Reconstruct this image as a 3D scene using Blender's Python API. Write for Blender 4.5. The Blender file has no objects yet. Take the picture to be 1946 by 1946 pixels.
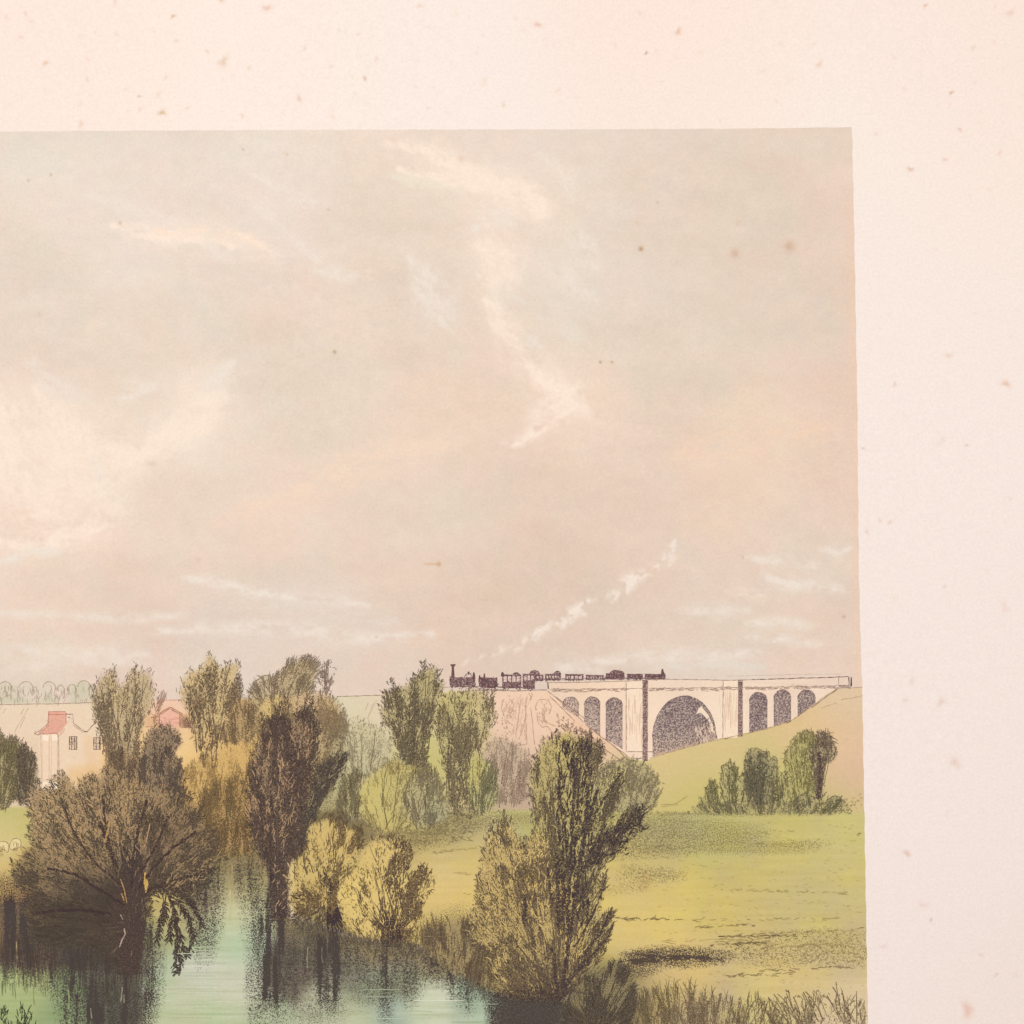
import bpy, math
import numpy as np
from mathutils.geometry import tessellate_polygon
from mathutils import Vector

# ------------------------------------------------------------------ camera, light, exposure
sc = bpy.context.scene
PX = 0.0002                      # one photograph pixel on the sheet, in metres (the view is 0.389 m wide)
VIEW = 1946 * PX
cam_d = bpy.data.cameras.new("camera")
cam = bpy.data.objects.new("camera", cam_d)
sc.collection.objects.link(cam)
cam_d.sensor_width = 36
cam_d.lens = 70
cam_d.clip_start = 0.01
cam_d.clip_end = 20
cam.location = (0, 0, VIEW * 70 / 36)
sc.camera = cam

world = bpy.data.worlds.new("World")
sc.world = world
world.use_nodes = True
world.node_tree.nodes["Background"].inputs[0].default_value = (1.0, 1.0, 1.0, 1)
world.node_tree.nodes["Background"].inputs[1].default_value = 0.55

def lamp(name, loc, size, energy):
    d = bpy.data.lights.new(name, 'AREA')
    d.shape = 'SQUARE'
    d.size = size
    d.energy = energy
    o = bpy.data.objects.new(name, d)
    sc.collection.objects.link(o)
    o.location = loc
    o.rotation_euler = Vector((-loc[0], -loc[1], -loc[2])).to_track_quat('-Z', 'Y').to_euler()
    return o
lamp("softbox_lamp", (-0.45, 0.7, 3.0), 1.6, 62.0)

sc.view_settings.view_transform = 'Standard'
sc.view_settings.look = 'None'
sc.view_settings.exposure = 0
sc.view_settings.gamma = 1
sc.view_settings.use_curve_mapping = False
sc.cycles.use_denoising = False
sc.cycles.max_bounces = 4

# ------------------------------------------------------------------ number helpers
rng = np.random.default_rng(7)
GAIN = 1.13

def lin(c):
    c = np.clip(np.asarray(c, float) / 255.0, 0, 1)
    return np.where(c <= 0.04045, c / 12.92, ((c + 0.055) / 1.055) ** 2.4) / GAIN

ST = 2.0
X0, Y0 = -64.0, 228.0
NX, NY = 860, 880
XS = X0 + ST * np.arange(NX)
YS = Y0 + ST * np.arange(NY)
GX, GY = np.meshgrid(XS, YS)

def vnoise(shape, sx, sy, seed):
    r = np.random.default_rng(seed)
    h, w = shape
    gy = np.arange(h) * ST / sy
    gx = np.arange(w) * ST / sx
    g = r.random((int(gy[-1]) + 3, int(gx[-1]) + 3))
    iy, ix = gy.astype(int), gx.astype(int)
    fy, fx = gy - iy, gx - ix
    fy = (fy * fy * (3 - 2 * fy))[:, None]
    fx = (fx * fx * (3 - 2 * fx))[None, :]
    a = g[iy][:, ix]; b = g[iy][:, ix + 1]; c = g[iy + 1][:, ix]; d = g[iy + 1][:, ix + 1]
    return (a * (1 - fx) + b * fx) * (1 - fy) + (c * (1 - fx) + d * fx) * fy

def fbm(sx, sy, seed, octaves=4):
    out = np.zeros((NY, NX)); amp = 1.0; tot = 0
    for k in range(octaves):
        if min(sx, sy) / 2 ** k < ST: break
        out += amp * vnoise((NY, NX), sx / 2 ** k, sy / 2 ** k, seed + 31 * k)
        tot += amp; amp *= 0.55
    out /= tot
    return (out - out.mean()) / (out.std() + 1e-9)

def blur1(a, r, axis):
    r = int(round(r))
    if r < 1: return a
    a = np.moveaxis(a, axis, 0)
    p = np.concatenate([np.repeat(a[:1], r + 1, 0), a, np.repeat(a[-1:], r, 0)], 0)
    c = np.cumsum(p, 0)
    return np.moveaxis((c[2 * r + 1:] - c[:-2 * r - 1]) / (2 * r + 1), 0, axis)

def blur(a, rx, ry=None):
    ry = rx if ry is None else ry
    for _ in range(2):
        a = blur1(a, rx / ST / 1.3, 1)
        a = blur1(a, ry / ST / 1.3, 0)
    return a

def window(x0, y0, x1, y1):
    i0 = max(0, int((x0 - X0) / ST)); i1 = min(NX, int((x1 - X0) / ST) + 2)
    j0 = max(0, int((y0 - Y0) / ST)); j1 = min(NY, int((y1 - Y0) / ST) + 2)
    return slice(j0, max(j0 + 1, j1)), slice(i0, max(i0 + 1, i1))

def inside(poly, gx, gy):
    P = np.asarray(poly, float)
    m = np.zeros(gx.shape, bool)
    x0, y0 = P[-1]
    for x1, y1 in P:
        if y0 != y1:
            c = ((y0 > gy) != (y1 > gy)) & (gx < (x1 - x0) * (gy - y0) / (y1 - y0) + x0)
            m ^= c
        x0, y0 = x1, y1
    return m

def pmask(poly, bx=0, by=None):
    P = np.asarray(poly, float)
    by = bx if by is None else by
    w = window(P[:, 0].min() - 3 * bx - 4, P[:, 1].min() - 3 * by - 4, P[:, 0].max() + 3 * bx + 4, P[:, 1].max() + 3 * by + 4)
    m = inside(P, GX[w], GY[w]).astype(float)
    if bx or by: m = blur(m, bx, by)
    return w, m

def smooth(poly, n=2):
    P = np.asarray(poly, float)
    for _ in range(n):
        Q = np.roll(P, -1, 0)
        P = np.stack([P * .75 + Q * .25, P * .25 + Q * .75], 1).reshape(-1, 2)
    return P

def gridnoise(u, v, seed):
    g = np.random.default_rng(seed).random((512, 64))
    a, b = np.mod(u, 511) * .99999, np.mod(v, 63) * .99999
    i, j = a.astype(int), b.astype(int); fa, fb = a - i, b - j
    fa = fa * fa * (3 - 2 * fa); fb = fb * fb * (3 - 2 * fb)
    return (g[i, j] * (1 - fa) + g[i + 1, j] * fa) * (1 - fb) + (g[i, j + 1] * (1 - fa) + g[i + 1, j + 1] * fa) * fb

def rough(poly, amp=3.0, step=5.0):
    P = smooth(poly, 1)
    out = []
    for a, b in zip(P, np.roll(P, -1, 0)):
        n = max(1, int(np.hypot(*(b - a)) / step))
        for k in range(n): out.append(a + (b - a) * k / n)
    return np.array(out) + rng.normal(0, amp, (len(out), 2))

WASH = np.zeros((NY, NX, 3)) + (236, 214, 192)
INKF = np.zeros((NY, NX, 3)) + (70, 55, 55)
TONE = np.zeros((NY, NX))
LABEL = np.zeros((NY, NX), int)

def rbf(points, sigma, gx=None, gy=None):
    gx = GX if gx is None else gx; gy = GY if gy is None else gy
    num = np.zeros(gx.shape + (3,)); den = np.zeros(gx.shape) + 1e-12
    for x, y, *c in points:
        d2 = (gx - x) ** 2 + (gy - y) ** 2
        wgt = np.exp(-d2 / (2 * sigma ** 2)) + 1e-5 / (1 + d2 / sigma ** 2)
        num += wgt[..., None] * np.array(c); den += wgt
    return num / den[..., None]

def paint(poly, col, bl=3, amt=1.0, by=None, noise=None):
    w, m = pmask(poly, bl, by)
    m = m * amt
    if noise is not None: m = np.clip(m * noise[w], 0, 1)
    WASH[w] += (np.array(col, float) - WASH[w]) * m[..., None]

def shade(poly, t, bl=6, by=None, noise=None, add=False):
    w, m = pmask(poly, bl, by)
    if noise is not None: m = np.clip(m * noise[w], 0, 1)
    if add: TONE[w] = np.clip(TONE[w] + t * m, 0, 1)
    else: TONE[w] += (t - TONE[w]) * m

def inkcol(poly, col, bl=4):
    w, m = pmask(poly, bl)
    INKF[w] += (np.array(col, float) - INKF[w]) * m[..., None]

def sample(F, x, y):
    i = np.clip(((np.asarray(x) - X0) / ST + .5).astype(int), 0, NX - 1)
    j = np.clip(((np.asarray(y) - Y0) / ST + .5).astype(int), 0, NY - 1)
    return F[j, i]

# ------------------------------------------------------------------ the sheet: gentle cockle, edges of the printed area
def cockle(x, y):
    return 0.00035 * (np.sin(x * 0.0061 + 0.8) * np.cos(y * 0.0047 - 0.4) + 0.5 * np.sin(x * 0.0023 + y * 0.0089 + 1.3))

ED_Y = np.array([200, 241, 480, 650, 760, 900, 1087, 1200, 1309, 1400, 1560, 1750, 1946, 2100], float)
ED_X = np.array([1618, 1619, 1624, 1627, 1629, 1630, 1632, 1635, 1639, 1640.5, 1643, 1646, 1649, 1651], float)
def edge_x(y): return np.interp(y, ED_Y, ED_X) + 0.7 * np.sin(y * .11) * np.sin(y * .037 + 1)
TP_X = np.array([-100, 0, 150, 560, 700, 1080, 1330, 1450, 1619, 1700], float)
TP_Y = np.array([251, 250.5, 249, 246.5, 246, 246, 245, 244, 241.5, 241], float)
def edge_y(x): return np.interp(x, TP_X, TP_Y) + 0.5 * np.sin(x * .09) * np.sin(x * .031)

# ------------------------------------------------------------------ material: tint wash + lithographic crayon grain
SIGMA = 0.105
def code(t):
    t = np.clip(np.asarray(t, float), 0, .985)
    thr = .5 - SIGMA * .6 * np.log((t + 1e-4) / (1.0001 - t))
    return np.where(t < .015, 0, np.clip((.90 - thr) / .80, .02, 1))

def make_ink_material():
    m = bpy.data.materials.new("lithograph_ink_on_paper")
    m.use_nodes = True
    nt = m.node_tree; N = nt.nodes; L = nt.links
    bs = N["Principled BSDF"]
    bs.inputs["Roughness"].default_value = 0.85
    bs.inputs["Specular IOR Level"].default_value = 0.12
    def node(t, **kw):
        n = N.new(t)
        for k, v in kw.items(): setattr(n, k, v)
        return n
    def math_(op, a, b=None, clamp=False):
        n = node('ShaderNodeMath', operation=op, use_clamp=clamp)
        for s, v in zip(n.inputs, (a, b)):
            if v is None: continue
            if isinstance(v, (int, float)): s.default_value = v
            else: L.new(v, s)
        return n.outputs[0]
    wash = node('ShaderNodeAttribute', attribute_name='wash')
    ink = node('ShaderNodeAttribute', attribute_name='ink')
    geo = node('ShaderNodeTexCoord')
    def noise(scale, detail, rough_=0.5):
        n = node('ShaderNodeTexNoise')
        n.inputs['Scale'].default_value = scale
        n.inputs['Detail'].default_value = detail
        n.inputs['Roughness'].default_value = rough_
        L.new(geo.outputs['Object'], n.inputs['Vector'])
        return n
    grain = noise(1 / (2.3 * PX), 1.0)
    # ink covers where the grain of the stone rises above the tone of the crayon
    thr = math_('MULTIPLY_ADD', wash.outputs['Alpha'], -0.80)
    thr.node.inputs[2].default_value = 0.90
    k = math_('SUBTRACT', grain.outputs['Fac'], thr)
    k = math_('MULTIPLY_ADD', k, 3.4)
    k.node.inputs[2].default_value = 0.5
    k.node.use_clamp = True
    has = math_('MULTIPLY', wash.outputs['Alpha'], 30.0, True)
    k = math_('MULTIPLY', k, has)
    # faint mottle of the paper and the tint stone
    fib = noise(1 / (5 * PX), 3.0, 0.6)
    mot = noise(1 / (22 * PX), 3.0, 0.6)
    f1 = math_('MULTIPLY_ADD', fib.outputs['Fac'], 0.20); f1.node.inputs[2].default_value = 0.90
    f2 = math_('MULTIPLY_ADD', mot.outputs['Fac'], 0.05); f2.node.inputs[2].default_value = 0.975
    f = math_('MULTIPLY', f1, f2)
    sc_ = node('ShaderNodeVectorMath', operation='SCALE')
    L.new(wash.outputs['Color'], sc_.inputs[0]); L.new(f, sc_.inputs['Scale'])
    mx = node('ShaderNodeMix', data_type='RGBA')
    L.new(k, mx.inputs[0]); L.new(sc_.outputs[0], mx.inputs[6]); L.new(ink.outputs['Color'], mx.inputs[7])
    L.new(mx.outputs[2], bs.inputs['Base Color'])
    return m
MAT = make_ink_material()

# ------------------------------------------------------------------ parts
class Part:
    def __init__(self, name, label=None, parent=None):
        self.name, self.label, self.parent = name, label, parent
        self.v, self.w, self.i, self.f, self.n = [], [], [], [], 0
        self.id = 0
    def add(self, x, y, z, wash, tone, ink, faces):
        n = len(x)
        self.v.append(np.stack([(x - 973) * PX, (973 - y) * PX, z + cockle(x, y)], 1))
        a = np.ones((n, 4)); a[:, :3] = lin(wash); a[:, 3] = code(tone)
        b = np.ones((n, 4)); b[:, :3] = lin(ink)
        self.w.append(a); self.i.append(b)
        self.f.append(np.asarray(faces) + self.n); self.n += n
    def build(self, parent_obj):
        me = bpy.data.meshes.new(self.name)
        v = np.concatenate(self.v)
        me.vertices.add(len(v)); me.vertices.foreach_set('co', v.astype(np.float32).ravel())
        idx = np.concatenate([f.ravel() for f in self.f]).astype(np.int32)
        tot = np.concatenate([np.full(len(f), f.shape[1], np.int32) for f in self.f])
        me.loops.add(len(idx)); me.loops.foreach_set('vertex_index', idx)
        me.polygons.add(len(tot))
        me.polygons.foreach_set('loop_start', np.concatenate([[0], np.cumsum(tot)[:-1]]).astype(np.int32))
        me.polygons.foreach_set('loop_total', tot)
        for nm, d in (('wash', self.w), ('ink', self.i)):
            at = me.attributes.new(nm, 'FLOAT_COLOR', 'POINT')
            at.data.foreach_set('color', np.concatenate(d).astype(np.float32).ravel())
        me.polygons.foreach_set("use_smooth", np.zeros(len(tot), bool))
        me.update(calc_edges=True)
        me.materials.append(MAT)
        o = bpy.data.objects.new(self.name, me)
        sc.collection.objects.link(o)
        o.parent = parent_obj
        if self.label: o['label'] = self.label
        self.obj = o
        return o

PARTS, BYID, LATER = [], [None], []
def part(name, label=None, parent=None, cells=True):
    p = Part(name, label, parent)
    PARTS.append(p)
    if cells:
        p.id = len(BYID); BYID.append(p)
    else:
        p.id = parent.id if parent else 10 ** 6
    return p

def claim(p, poly):
    w, m = pmask(poly)
    LABEL[w][m > .5] = p.id

Z_CELL, Z_FLAT, Z_INK = 15e-6, 24e-6, 45e-6

def strokes(p, P, W, tone, ink, wash=None, cull=True, z0=Z_INK, zr=60e-6, prof=None):
    """P (N,K,2) centre lines; W (N,) widths in px; ink (3,) or (N,3)"""
    P = np.asarray(P, float)
    if P.ndim == 2: P = P[None]
    N_, K, _ = P.shape
    W = np.broadcast_to(np.asarray(W, float), (N_,)).copy()
    tone = np.broadcast_to(np.asarray(tone, float), (N_,)).copy()
    ink = np.broadcast_to(np.asarray(ink, float), (N_, 3)).copy()
    if cull:
        lab = sample(LABEL, P[:, K // 2, 0], P[:, K // 2, 1])
        lab2 = sample(LABEL, P[:, -1, 0], P[:, -1, 1])
        ok = (lab <= p.id) & (lab2 <= p.id)
        ok &= (P[:, :, 0].max(1) < edge_x(P[:, 0, 1]) - .5) & (P[:, :, 1].max(1) < getattr(p, 'floor', 9999))
        P, W, tone, ink = P[ok], W[ok], tone[ok], ink[ok]
        if wash is not None and np.ndim(wash) == 2: wash = wash[ok]
        N_ = len(P)
        if N_ == 0: return
    T = np.gradient(P, axis=1)
    T /= np.linalg.norm(T, axis=2, keepdims=True) + 1e-9
    nrm = np.stack([-T[..., 1], T[..., 0]], 2)
    s = np.linspace(0, 1, K)
    if prof is None: prof = 0.35 + 0.65 * np.sin(np.pi * np.clip(s * .85 + .12, 0, 1))
    hw = (W[:, None] * prof[None] / 2)[..., None]
    V = np.stack([P + nrm * hw, P - nrm * hw], 2).reshape(-1, 2)
    z = z0 + zr * rng.random(N_)
    zz = np.repeat(z, 2 * K)
    if wash is None: wc = sample(WASH, V[:, 0], V[:, 1])
    else:
        wash = np.asarray(wash, float)
        wc = np.repeat(np.broadcast_to(wash, (N_, 3)), 2 * K, 0)
    tn = np.repeat(tone, 2 * K)[:, None]
    ikc = np.repeat(ink, 2 * K, 0)
    if tone.max() > .13:
        mixd = wc + (ikc - wc) * np.clip(tn * 1.04, 0, 1)      # lighter pressure leaves a paler line
        ikc = mixd; tn = np.where(tn > .13, .955, tn)
    base = np.arange(N_)[:, None] * 2 * K
    k = np.arange(K - 1)[None] * 2
    q = np.stack([base + k, base + k + 1, base + k + 3, base + k + 2], 2).reshape(-1, 4)
    p.add(V[:, 0], V[:, 1], zz, wc, tn[:, 0], ikc, q)

def curl(x, y, a, L, turn, K=5):
    """K points from (x,y), heading a, length L, total turn"""
    x = np.atleast_1d(x).astype(float); n = len(x)
    a = np.broadcast_to(a, (n,)); L = np.broadcast_to(L, (n,)); turn = np.broadcast_to(turn, (n,))
    s = (np.arange(K - 1) + .5) / (K - 1)
    h = a[:, None] + turn[:, None] * (s[None] - .3)
    st = (L / (K - 1))[:, None]
    px = np.concatenate([x[:, None], x[:, None] + np.cumsum(np.cos(h) * st, 1)], 1)
    yb = np.broadcast_to(y, (n,))
    py = np.concatenate([yb[:, None], yb[:, None] + np.cumsum(np.sin(h) * st, 1)], 1)
    return np.stack([px, py], 2)

def line(p, pts, w=1.6, tone=.8, ink=(80, 60, 56), jit=.5, cull=False, z0=Z_INK):
    """one drawn line through the given points"""
    P = np.asarray(pts, float)
    d = np.concatenate([[0], np.cumsum(np.hypot(*np.diff(P, axis=0).T))])
    n = max(2, int(d[-1] / 5) + 1)
    s = np.linspace(0, d[-1], n)
    Q = np.stack([np.interp(s, d, P[:, 0]), np.interp(s, d, P[:, 1])], 1)
    if jit and n > 2: Q[1:-1] += rng.normal(0, jit * .5, (n - 2, 2))
    prof = 0.75 + 0.25 * np.sin(np.arange(n) * 1.7 + rng.random() * 6)
    strokes(p, Q, w, tone, ink, cull=cull, z0=z0, prof=prof)

def flat(p, pts, wash=None, tone=0.0, ink=(70, 55, 55), z=Z_FLAT):
    P = np.asarray(pts, float)
    tris = tessellate_polygon([[Vector((a, b, 0)) for a, b in P]])
    wc = sample(WASH, P[:, 0], P[:, 1]) if wash is None else np.tile(np.array(wash, float), (len(P), 1))
    t = np.array([tone(a, b) for a, b in P]) if callable(tone) else np.full(len(P), tone)
    p.add(P[:, 0], P[:, 1], np.full(len(P), z), wc, t, np.tile(np.array(ink, float), (len(P), 1)), np.array(tris))

def rings(p, pts, wash, tone, ink, z=Z_FLAT, n=6):
    """polygon star-shaped about its centre, filled by rings so that tone can vary inside"""
    P = np.asarray(pts, float); c = P.mean(0); M = len(P)
    V = np.concatenate([c + (P - c) * (k / n) for k in range(1, n + 1)] + [c[None]])
    wc = np.tile(np.array(wash, float), (len(V), 1)) if not callable(wash) else np.array([wash(a, b) for a, b in V])
    t = np.array([tone(a, b) for a, b in V])
    i = np.arange(M); j = (i + 1) % M
    q = np.concatenate([np.stack([k * M + i, k * M + j, (k + 1) * M + j, (k + 1) * M + i], 1) for k in range(n - 1)])
    p.add(V[:, 0], V[:, 1], np.full(len(V), z), wc, t, np.tile(np.array(ink, float), (len(V), 1)), q)
    tr = np.stack([j, i, np.full(M, n * M)], 1)
    p.f.append(tr + p.n - len(V))

CL1 = fbm(26, 30, 501, 4); CL2 = fbm(12, 16, 777, 3)
VST = fbm(7, 90, 900, 3)          # vertical smear for reflections
HST = fbm(90, 6, 950, 3)          # horizontal smear for turf and water

def lobe(p, poly, root, wash=None, tone=0.0, nd=300, L=9, w=1.7, nb=20, ink=(70, 55, 55), spread=.35,
         dark=None, edge=1.0, clump=1.0, br=None, bw=2.0, tint=None, up=0.0, dtone=(.6, 1.0), hook=1.3, wamt=.9, bl=4,
         amp=2.5, own=True, light=0, lw=1.6, bspan=(.55, 1.0), tufts=None, plume=10, nl=None, pa=5.5, gray=.2, lc=1.07):
    dtone = (min(.95, dtone[0] + .1), dtone[1])
    """a mass of foliage drawn with crayon: tint, grain, branches fanning from the root, leaf dabs that follow them"""
    pr = rough(poly, amp)
    ol = np.array((80, 70, 58.))
    ink = np.array(ink) * .65 + ol * .35 if gray else np.array(ink, float)
    def gr(c): return np.array(c, float) * (1 - gray) + np.dot(c, (.3, .59, .11)) * np.array((1.08, .99, .84)) * gray
    if wash is not None: wash = gr(wash)
    if tint: tint = [(a_, b_, c_, gr(d_), e_) for a_, b_, c_, d_, e_ in tint]
    if wash is not None:
        c0 = pr.mean(0); paint(c0 + (pr - c0) * .95, wash, bl + 1, wamt)
    if tint:
        for (tx, ty, tr_, tc, ta) in tint:
            w_, m_ = pmask(pr, 3)
            g = np.exp(-((GX[w_] - tx) ** 2 + (GY[w_] - ty) ** 2) / (2 * tr_ ** 2)) * m_ * ta
            WASH[w_] += (np.array(tc, float) - WASH[w_]) * g[..., None]
    wdw, m = pmask(pr, 3)
    rc = np.asarray(root, float).reshape(-1, 2).mean(0)
    if plume:
        rr = np.hypot(GX[wdw] - rc[0], GY[wdw] - rc[1]); th = np.arctan2(GY[wdw] - rc[1], GX[wdw] - rc[0])
        R0 = np.median(rr[m > .5])
        pol = gridnoise(th * R0 / plume + 300, rr / (plume * pa), len(LATER) * 7 + 3)
        pol2 = gridnoise(th * R0 / (plume * .5) + 300, rr / (plume * pa * .55), len(LATER) * 7 + 5)
        pol = np.clip((.65 * pol + .35 * pol2 - .5) * 3.8 + .48, 0, 1)
    else: pol = np.full(m.shape, .5)
    dk = np.ones(m.shape)
    if dark is not None:
        dk = np.clip(dark(GX[wdw], GY[wdw]), 0, 1.6)
    if tone:
        tt = tone * dk * np.clip(1 + .15 * CL1[wdw] * clump, .2, 1.7) * (.45 + 1.1 * pol)
        TONE[wdw] = TONE[wdw] * (1 - m) + m * np.clip(tt, 0, 1)
    INKF[wdw] += (np.array(ink, float) - INKF[wdw]) * m[..., None]
    if own: claim(p, pr)
    def draw():
        wt = (m > .5) * np.clip(.6 + .3 * clump * CL1[wdw] + .2 * CL2[wdw], .04, 2) * dk * (.12 + 1.6 * pol ** 1.5)
        nl_ = int(nd * .55) if nl is None else nl
        if nl_:
            k = rng.choice(wt.size, nl_, p=(wt / wt.sum()).ravel())
            x = GX[wdw].ravel()[k] + rng.uniform(-1.5, 1.5, nl_); y = GY[wdw].ravel()[k] + rng.uniform(-1.5, 1.5, nl_)
            a = np.arctan2(y - rc[1] - up, x - rc[0]) + rng.normal(0, .12, nl_)
            Ls = L * rng.uniform(1.2, 3.2, nl_)
            P = curl(x - np.cos(a) * Ls * .5, y - np.sin(a) * Ls * .5, a, Ls, rng.normal(0, .3, nl_), K=7)
            strokes(p, P, w * rng.uniform(.7, 1.3, nl_), rng.uniform(*dtone, nl_), np.array(ink) + rng.normal(0, 6, (nl_, 1)))
        gx, gy = GX[wdw].ravel(), GY[wdw].ravel()
        if nd and wt.sum() > 0:
            k = rng.choice(wt.size, nd, p=(wt / wt.sum()).ravel())
            x = gx[k] + rng.uniform(-1.5, 1.5, nd); y = gy[k] + rng.uniform(-1.5, 1.5, nd)
            rt = np.asarray(root, float).reshape(-1, 2)
            dd = (x[:, None] - rt[None, :, 0]) ** 2 + (y[:, None] - rt[None, :, 1]) ** 2
            r_ = rt[dd.argmin(1)]
            a = np.arctan2(y - r_[:, 1] - up, x - r_[:, 0]) + rng.normal(0, spread, nd)
            Ls = L * rng.uniform(.5, 1.4, nd)
            P = curl(x, y, a, Ls, rng.normal(0, hook, nd))
            strokes(p, P, w * rng.uniform(.6, 1.35, nd), rng.uniform(*dtone, nd), np.array(ink) + rng.normal(0, 6, (nd, 1)))
        if tufts:
            nt_, TL, TW = tufts
            k = rng.choice(wt.size, nt_, p=(wt / wt.sum()).ravel())
            x, y = gx[k], gy[k]
            rt = np.asarray(root, float).reshape(-1, 2)
            dd = (x[:, None] - rt[None, :, 0]) ** 2 + (y[:, None] - rt[None, :, 1]) ** 2
            r_ = rt[dd.argmin(1)]
            a = np.arctan2(y - r_[:, 1] - up, x - r_[:, 0]) + rng.normal(0, .16, nt_)
            TLs = TL * rng.uniform(.6, 1.3, nt_)
            m_ = max(6, int(TL / 1.5))
            s = rng.random((nt_, m_)) ** .8
            side = np.where(rng.random((nt_, m_)) < .64, 1, -1)
            off = side * np.abs(rng.normal(0, .5, (nt_, m_))) * TW * (1 - .55 * s ** 2)
            ca, sa = np.cos(a)[:, None], np.sin(a)[:, None]
            px = x[:, None] + ca * (s - .6) * TLs[:, None] - sa * off
            py = y[:, None] + sa * (s - .6) * TLs[:, None] + ca * off
            an = a[:, None] + side * rng.uniform(.1, .65, (nt_, m_))
            n_ = px.size
            P = curl(px.ravel(), py.ravel(), an.ravel(), L * rng.uniform(.5, 1.1, n_), side.ravel() * rng.normal(.3, hook * .6, n_))
            strokes(p, P, w * rng.uniform(.6, 1.3, n_), rng.uniform(*dtone, n_), np.array(ink) + rng.normal(0, 6, (n_, 1)))
            k2 = rng.random(nt_) < .8
            ax = np.stack([x[:, None] + ca * (q - .6) * TLs[:, None] for q in np.linspace(0, .9, 6)], 2)[:, 0]
            ay = np.stack([y[:, None] + sa * (q - .6) * TLs[:, None] for q in np.linspace(0, .9, 6)], 2)[:, 0]
            Q = np.stack([ax, ay], 2)[k2]; Q[:, 1:-1] += rng.normal(0, .6, Q[:, 1:-1].shape)
            strokes(p, Q, w * .9, rng.uniform(.6, .9, len(Q)), ink, prof=np.linspace(1, .4, 6))
        ne = int(edge * len(pr))
        if ne:
            k = rng.integers(0, len(pr), ne)
            x, y = pr[k, 0] + rng.normal(0, 2, ne), pr[k, 1] + rng.normal(0, 2, ne)
            rt = np.asarray(root, float).reshape(-1, 2)
            dd = (x[:, None] - rt[None, :, 0]) ** 2 + (y[:, None] - rt[None, :, 1]) ** 2
            r_ = rt[dd.argmin(1)]
            a = np.arctan2(y - r_[:, 1] - up, x - r_[:, 0]) + rng.normal(0, spread * 1.3, ne)
            Ls = L * rng.uniform(.6, 1.5, ne)
            P = curl(x - np.cos(a) * Ls * .35, y - np.sin(a) * Ls * .35, a, Ls, rng.normal(0, hook * 1.5, ne), K=7)
            strokes(p, P, w * rng.uniform(.55, 1.1, ne), rng.uniform(dtone[0], dtone[1], ne), np.array(ink) + rng.normal(0, 6, (ne, 1)))
        if light:
            wl = (m > .6) * np.clip(.5 - .5 * CL1[wdw], .05, 2) * (1.25 - pol) ** 2 / (.25 + dk) ** 2
            k = rng.choice(wl.size, light, p=(wl / wl.sum()).ravel())
            x, y = gx[k], gy[k]
            rt = np.asarray(root, float).reshape(-1, 2)[0]
            a = np.arctan2(y - rt[1] - up, x - rt[0]) + rng.normal(0, .4, light)
            P = curl(x, y, a, L * rng.uniform(.8, 2.0, light), rng.normal(0, .6, light))
            c = np.clip(sample(WASH, x, y) * lc + (6, 4, 0), 0, 246)
            strokes(p, P, lw * rng.uniform(.6, 1.2, light), 0.12, ink, wash=c, z0=Z_INK + 62e-6, zr=20e-6)
            nf = int(light * 1.15)
            k = rng.choice(wl.size, nf, p=(wl / wl.sum()).ravel())
            x, y = gx[k], gy[k]
            a = np.arctan2(y - rt[1] - up, x - rt[0]) + rng.normal(0, .45, nf)
            P = curl(x, y, a, L * rng.uniform(.4, 1.1, nf), rng.normal(0, hook, nf))
            strokes(p, P, w * rng.uniform(.5, .95, nf), rng.uniform(.6, 1, nf), ink, z0=Z_INK + 84e-6, zr=16e-6)
        if nb:
            wb = (m > .5).astype(float)
            k = rng.choice(wb.size, nb, p=(wb / wb.sum()).ravel())
            rt = np.asarray(root, float).reshape(-1, 2)
            r_ = rt[rng.integers(0, len(rt), nb)]
            tx, ty = gx[k], gy[k]
            dx, dy = tx - r_[:, 0], ty - r_[:, 1]
            cx = r_[:, 0] + dx * .30 + rng.normal(0, 3, nb); cy = r_[:, 1] + dy * .62
            s = np.linspace(0, 1, 40)[None]
            qx = (1 - s) ** 2 * r_[:, :1] + 2 * s * (1 - s) * cx[:, None] + s ** 2 * tx[:, None]
            qy = (1 - s) ** 2 * r_[:, 1:] + 2 * s * (1 - s) * cy[:, None] + s ** 2 * ty[:, None]
            own_ = (sample(LABEL, qx, qy) == p.id)
            st = (own_.argmax(1) / 39.0)[:, None]
            st = np.minimum(st + rng.uniform(0, .35, (nb, 1)), .85)
            s = st + (1 - st) * np.linspace(0, 1, 9)[None]
            bx = (1 - s) ** 2 * r_[:, :1] + 2 * s * (1 - s) * cx[:, None] + s ** 2 * tx[:, None]
            by_ = (1 - s) ** 2 * r_[:, 1:] + 2 * s * (1 - s) * cy[:, None] + s ** 2 * ty[:, None]
            P = np.stack([bx, by_], 2)
            P[:, 1:-1] += rng.normal(0, .7, P[:, 1:-1].shape)
            strokes(br or p, P, bw * rng.uniform(.6, 1.2, nb), rng.uniform(.72, 1.0, nb), np.array(ink) + rng.normal(0, 5, (nb, 1)),
                    prof=np.linspace(1.0, .35, 9))
    LATER.append(draw)
    return pr

def later(fn): LATER.append(fn)

# ------------------------------------------------------------------ the printed picture, back to front (coordinates: photograph pixels)
BR = (78, 58, 54)            # crayon ink
FAR = (142, 108, 88)         # ink of the far things

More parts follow.
